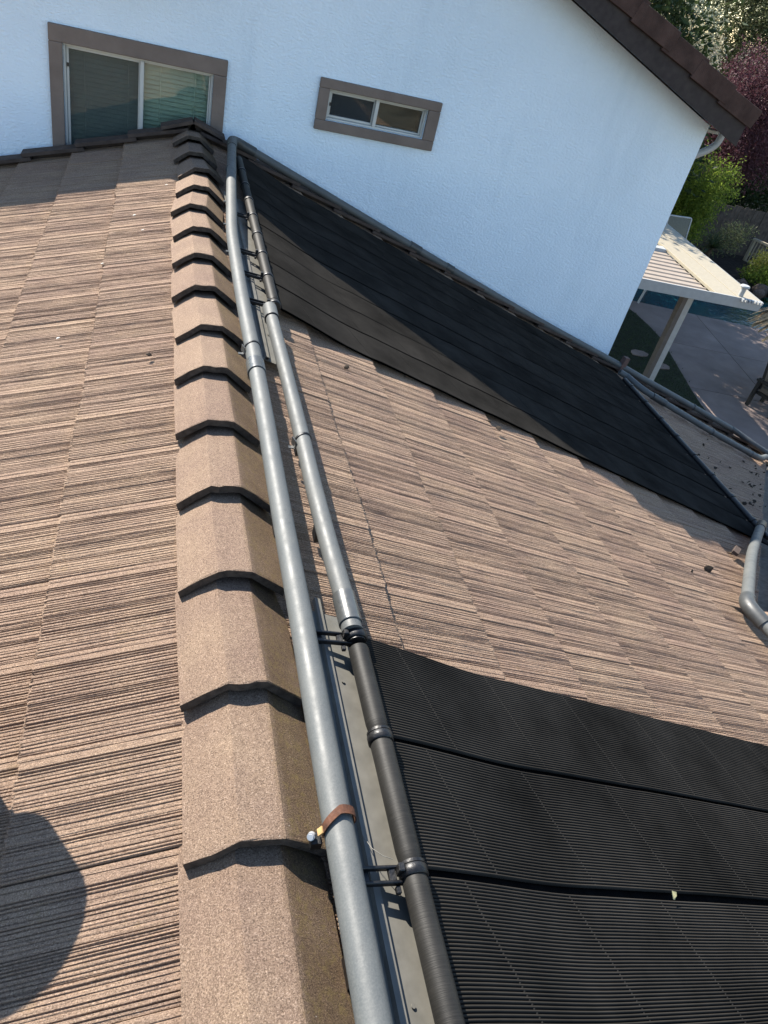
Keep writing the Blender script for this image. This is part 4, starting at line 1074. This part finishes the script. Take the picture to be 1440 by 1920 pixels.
# ------------------------------------------------------------------ trees and shrubs
def foliage(blobs, n, size, seed, flat=0.0):
    n = int(n*2.2); size *= 1.25
    """many leaf-sized bent quads in sprays spread through lumpy crown volumes"""
    r = random.Random(seed); mb = MB(); tot = sum(b[3]**2 for b in blobs)
    for (bx, by, bz, br, sq) in blobs:
        sprays = int(n/7 * br*br/tot)
        for s in range(sprays):
            d = Vector((r.gauss(0,1), r.gauss(0,1), r.gauss(0,1))).normalized()
            rad = br*(r.random()**0.38)*(1 + 0.22*math.sin(5*d.x+seed)*math.sin(4*d.y+bx))
            c = Vector((bx + d.x*rad, by + d.y*rad, bz + d.z*rad*sq))
            ax = (d + Vector((r.gauss(0,.5), r.gauss(0,.5), r.gauss(0.15,.5)))).normalized()
            for q in range(7):
                p = c + ax*(size*0.7*q) + Vector((r.gauss(0,1), r.gauss(0,1), r.gauss(0,1)))*size*0.7
                u = (ax*0.6 + Vector((r.gauss(0,1), r.gauss(0,1), r.gauss(0,1)))*0.7).normalized(); v = u.cross(Vector((r.gauss(0,1), r.gauss(0,1), r.gauss(0,1)))).normalized(); wv = u.cross(v)
                l = size*r.uniform(0.7, 1.4); wd = l*0.42
                mb.add([p, p + u*l*0.5 + v*wd*0.5 + wv*wd*0.15, p + u*l, p + u*l*0.5 - v*wd*0.5 + wv*wd*0.15], [(0,1,2,3)])
    return mb
def tree(name, base, top, blobs, n, size, mat, label, cat='tree', seed=1, extra=None, trunk_r=0.12, group=None):
    root = empty(name, base, label, cat, group)
    r = random.Random(seed); base = Vector(base); mb = MB()
    mb.tube([base, base + (Vector(top)-base)*0.5 + Vector((r.uniform(-.1,.1), r.uniform(-.1,.1), 0)), Vector(top)], [trunk_r, trunk_r*0.75, trunk_r*0.35], 9)
    for b in blobs[:7]:
        s = base + (Vector(top)-base)*r.uniform(0.45, 0.9); e = Vector(b[:3])
        mb.tube([s, (s+e)/2 + Vector((0,0,r.uniform(-.1,.15))), e], [trunk_r*0.42, trunk_r*0.25, trunk_r*0.10], 6)
    mb.build('trunk', M_BARK, root)
    foliage(blobs, n, size, seed).build('crown', mat, root)
    if extra:
        foliage(extra[0], extra[1], extra[2], seed+50).build('blossom', extra[3], root)
    return root
def lobes(c, R_, k, seed, sq=0.9, sub=0.5):
    r = random.Random(seed); out = [(c[0], c[1], c[2], R_*0.62, sq)]
    for i in range(k):
        d = Vector((r.gauss(0,1), r.gauss(0,1), r.gauss(0,1))).normalized(); f = R_*r.uniform(0.55, 0.8)
        out.append((c[0]+d.x*f, c[1]+d.y*f, c[2]+d.z*f*sq, R_*r.uniform(sub*0.7, sub), sq))
    return out
# bright green tree beside the wall corner
tree('green_tree', (15.0,20.3,GZ), (15.1,20.2,-2.2), lobes((14.85,20.2,-2.35), 0.98, 9, 2, 1.35), 10000, 0.058, M_L_GREEN, 'bright green leafy tree next to the house corner, below the purple tree', seed=2)
# purple plum
tree('plum_tree', (20.2,26.5,GZ), (20.2,26.4,-0.8), lobes((20.1,26.4,-0.95), 2.6, 12, 3, 0.85), 24000, 0.075, M_L_PLUM, 'dark purple leaved plum tree behind the board fence', seed=3, trunk_r=0.16)
# grey-green flowering tree
BLOS = [(12.35, 23.2, 1.36), (12.67, 23.2, 1.35), (12.98, 23.2, 1.26), (13.46, 23.2, 1.04), (13.88, 23.2, 0.94), (14.19, 23.2, 1.16), (14.64, 23.2, 1.09), (15.56, 23.2, 0.82), (13.64, 23.2, 0.58), (14.95, 23.2, 0.93), (14.37, 23.2, 0.82), (13.78, 23.2, 1.37), (14.04, 23.2, 0.45)]
gl = lobes((14.9,25.0,0.75), 2.5, 11, 4, 0.9)
ex_b = [(x, y, z, 0.30, 0.8) for x, y, z in BLOS]
tree('flowering_tree', (15.0,25.4,GZ), (14.9,25.2,0.6), gl, 27000, 0.065, M_L_GREY, 'grey green tree tipped with cream blossom above the brown gable edge', seed=4, extra=(ex_b, 2600, 0.065, M_L_CREAM), trunk_r=0.18)
# tall loose trees at the back
tree('tall_tree', (25.0,35.5,GZ), (25.0,35.4,3.5), lobes((24.6,35.2,2.2), 3.8, 14, 6, 1.05, 0.45), 20000, 0.10, M_L_DARK, 'tall loose olive green tree with sky gaps behind the purple tree', seed=6, trunk_r=0.28)
tree('tall_tree', (19.5,34.5,GZ), (19.5,34.4,3.2), lobes((19.6,34.2,2.4), 3.0, 12, 7, 1.1, 0.5), 20000, 0.09, M_L_DARK, 'dark green tree rising behind the cream blossom tree', seed=7, trunk_r=0.24)
tree('tall_tree', (31.0,36.0,GZ), (31.0,36.0,2.8), lobes((31.0,35.5,1.2), 3.6, 12, 8, 0.95, 0.45), 14000, 0.10, M_L_DARK, 'broad olive tree standing furthest to the side of the purple tree', seed=8, trunk_r=0.26)
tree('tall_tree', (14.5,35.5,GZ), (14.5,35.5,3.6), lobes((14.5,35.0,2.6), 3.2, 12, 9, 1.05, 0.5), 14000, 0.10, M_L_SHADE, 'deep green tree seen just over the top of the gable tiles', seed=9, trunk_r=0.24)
# unseen trees added behind the house to shade the patio
tree('added_shade_tree', (9.7,19.7,GZ), (9.7,19.7,0.7), lobes((9.7,19.7,0.8), 2.2, 11, 10, 1.0, 0.55), 9000, 0.15, M_L_SHADE, 'large tree added unseen behind the white house to shade the patio', seed=10, trunk_r=0.2)
tree('added_shade_tree', (11.9,20.2,GZ), (11.9,20.2,-1.2), lobes((11.9,20.2,-1.2), 2.1, 11, 12, 1.0, 0.55), 9000, 0.13, M_L_SHADE, 'second unseen tree added behind the pool to shade the patio', seed=12, trunk_r=0.18)
# hedge mass low at the back to close the view under the crowns
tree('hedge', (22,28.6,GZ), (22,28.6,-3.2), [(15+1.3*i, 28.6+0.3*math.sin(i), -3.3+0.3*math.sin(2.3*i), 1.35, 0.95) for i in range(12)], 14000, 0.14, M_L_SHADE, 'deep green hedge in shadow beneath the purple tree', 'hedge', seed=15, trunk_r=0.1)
# shrubs before the fence
tree('spiky_shrub', (17.3,21.4,GZ+0.15), (17.3,21.4,-3.9), [(17.75,21.3,-3.85,0.34,0.7),(17.3,21.4,-4.05,0.26,0.6),(18.15,21.3,-3.65,0.22,0.7)], 1000, 0.06, M_L_DARK, 'spreading green shrub in front of the board fence', 'shrub', seed=16, trunk_r=0.04)
tree('yellow_shrub', (19.3,20.9,GZ+0.15), (19.25,20.9,-4.4), [(19.35,20.9,-4.4,0.34,0.8),(19.75,20.8,-4.45,0.34,0.8),(19.1,20.9,-4.5,0.2,0.8)], 1300, 0.065, M_L_YEL, 'small yellow green shrub beside the cream railing', 'shrub', seed=17, trunk_r=0.03)
tree('low_shrub', (19.0,20.4,GZ), (19.0,20.4,-4.75), [(18.9,20.4,-4.75,0.38,0.6),(19.4,20.3,-4.75,0.4,0.6)], 1500, 0.07, M_L_GREEN, 'low dark green shrub under the yellow green one', 'shrub', seed=18, trunk_r=0.03)
# yucca with strap leaves
yu = empty('yucca', (17.0,20.9,GZ+0.1), 'spiky yucca with drooping strap leaves beside the boulders', 'plant')
ry = random.Random(6); mb = MB()
for i in range(60):
    a = ry.random()*6.283; e = ry.uniform(-0.2, 1.2); l = ry.uniform(0.45, 0.8); d = Vector((math.cos(a)*math.cos(e), math.sin(a)*math.cos(e), math.sin(e))); s0 = Vector((17.0,20.9,-4.1)); t_ = Vector((-math.sin(a), math.cos(a), 0))*0.02
    m1 = s0 + d*l*0.5; m2 = s0 + d*l + Vector((0,0,-0.12-0.1*ry.random()))
    mb.add([s0-t_, s0+t_, m1-t_, m1+t_, m2], [(0,1,3,2),(2,3,4)])
mb.build('leaves', M_L_SHADE, yu); MB().tube([(17,20.9,GZ+0.1),(17,20.9,-4.1)], 0.06, 8).build('trunk', M_BARK, yu)
print('tiles', made, 'objects', len(bpy.data.objects))
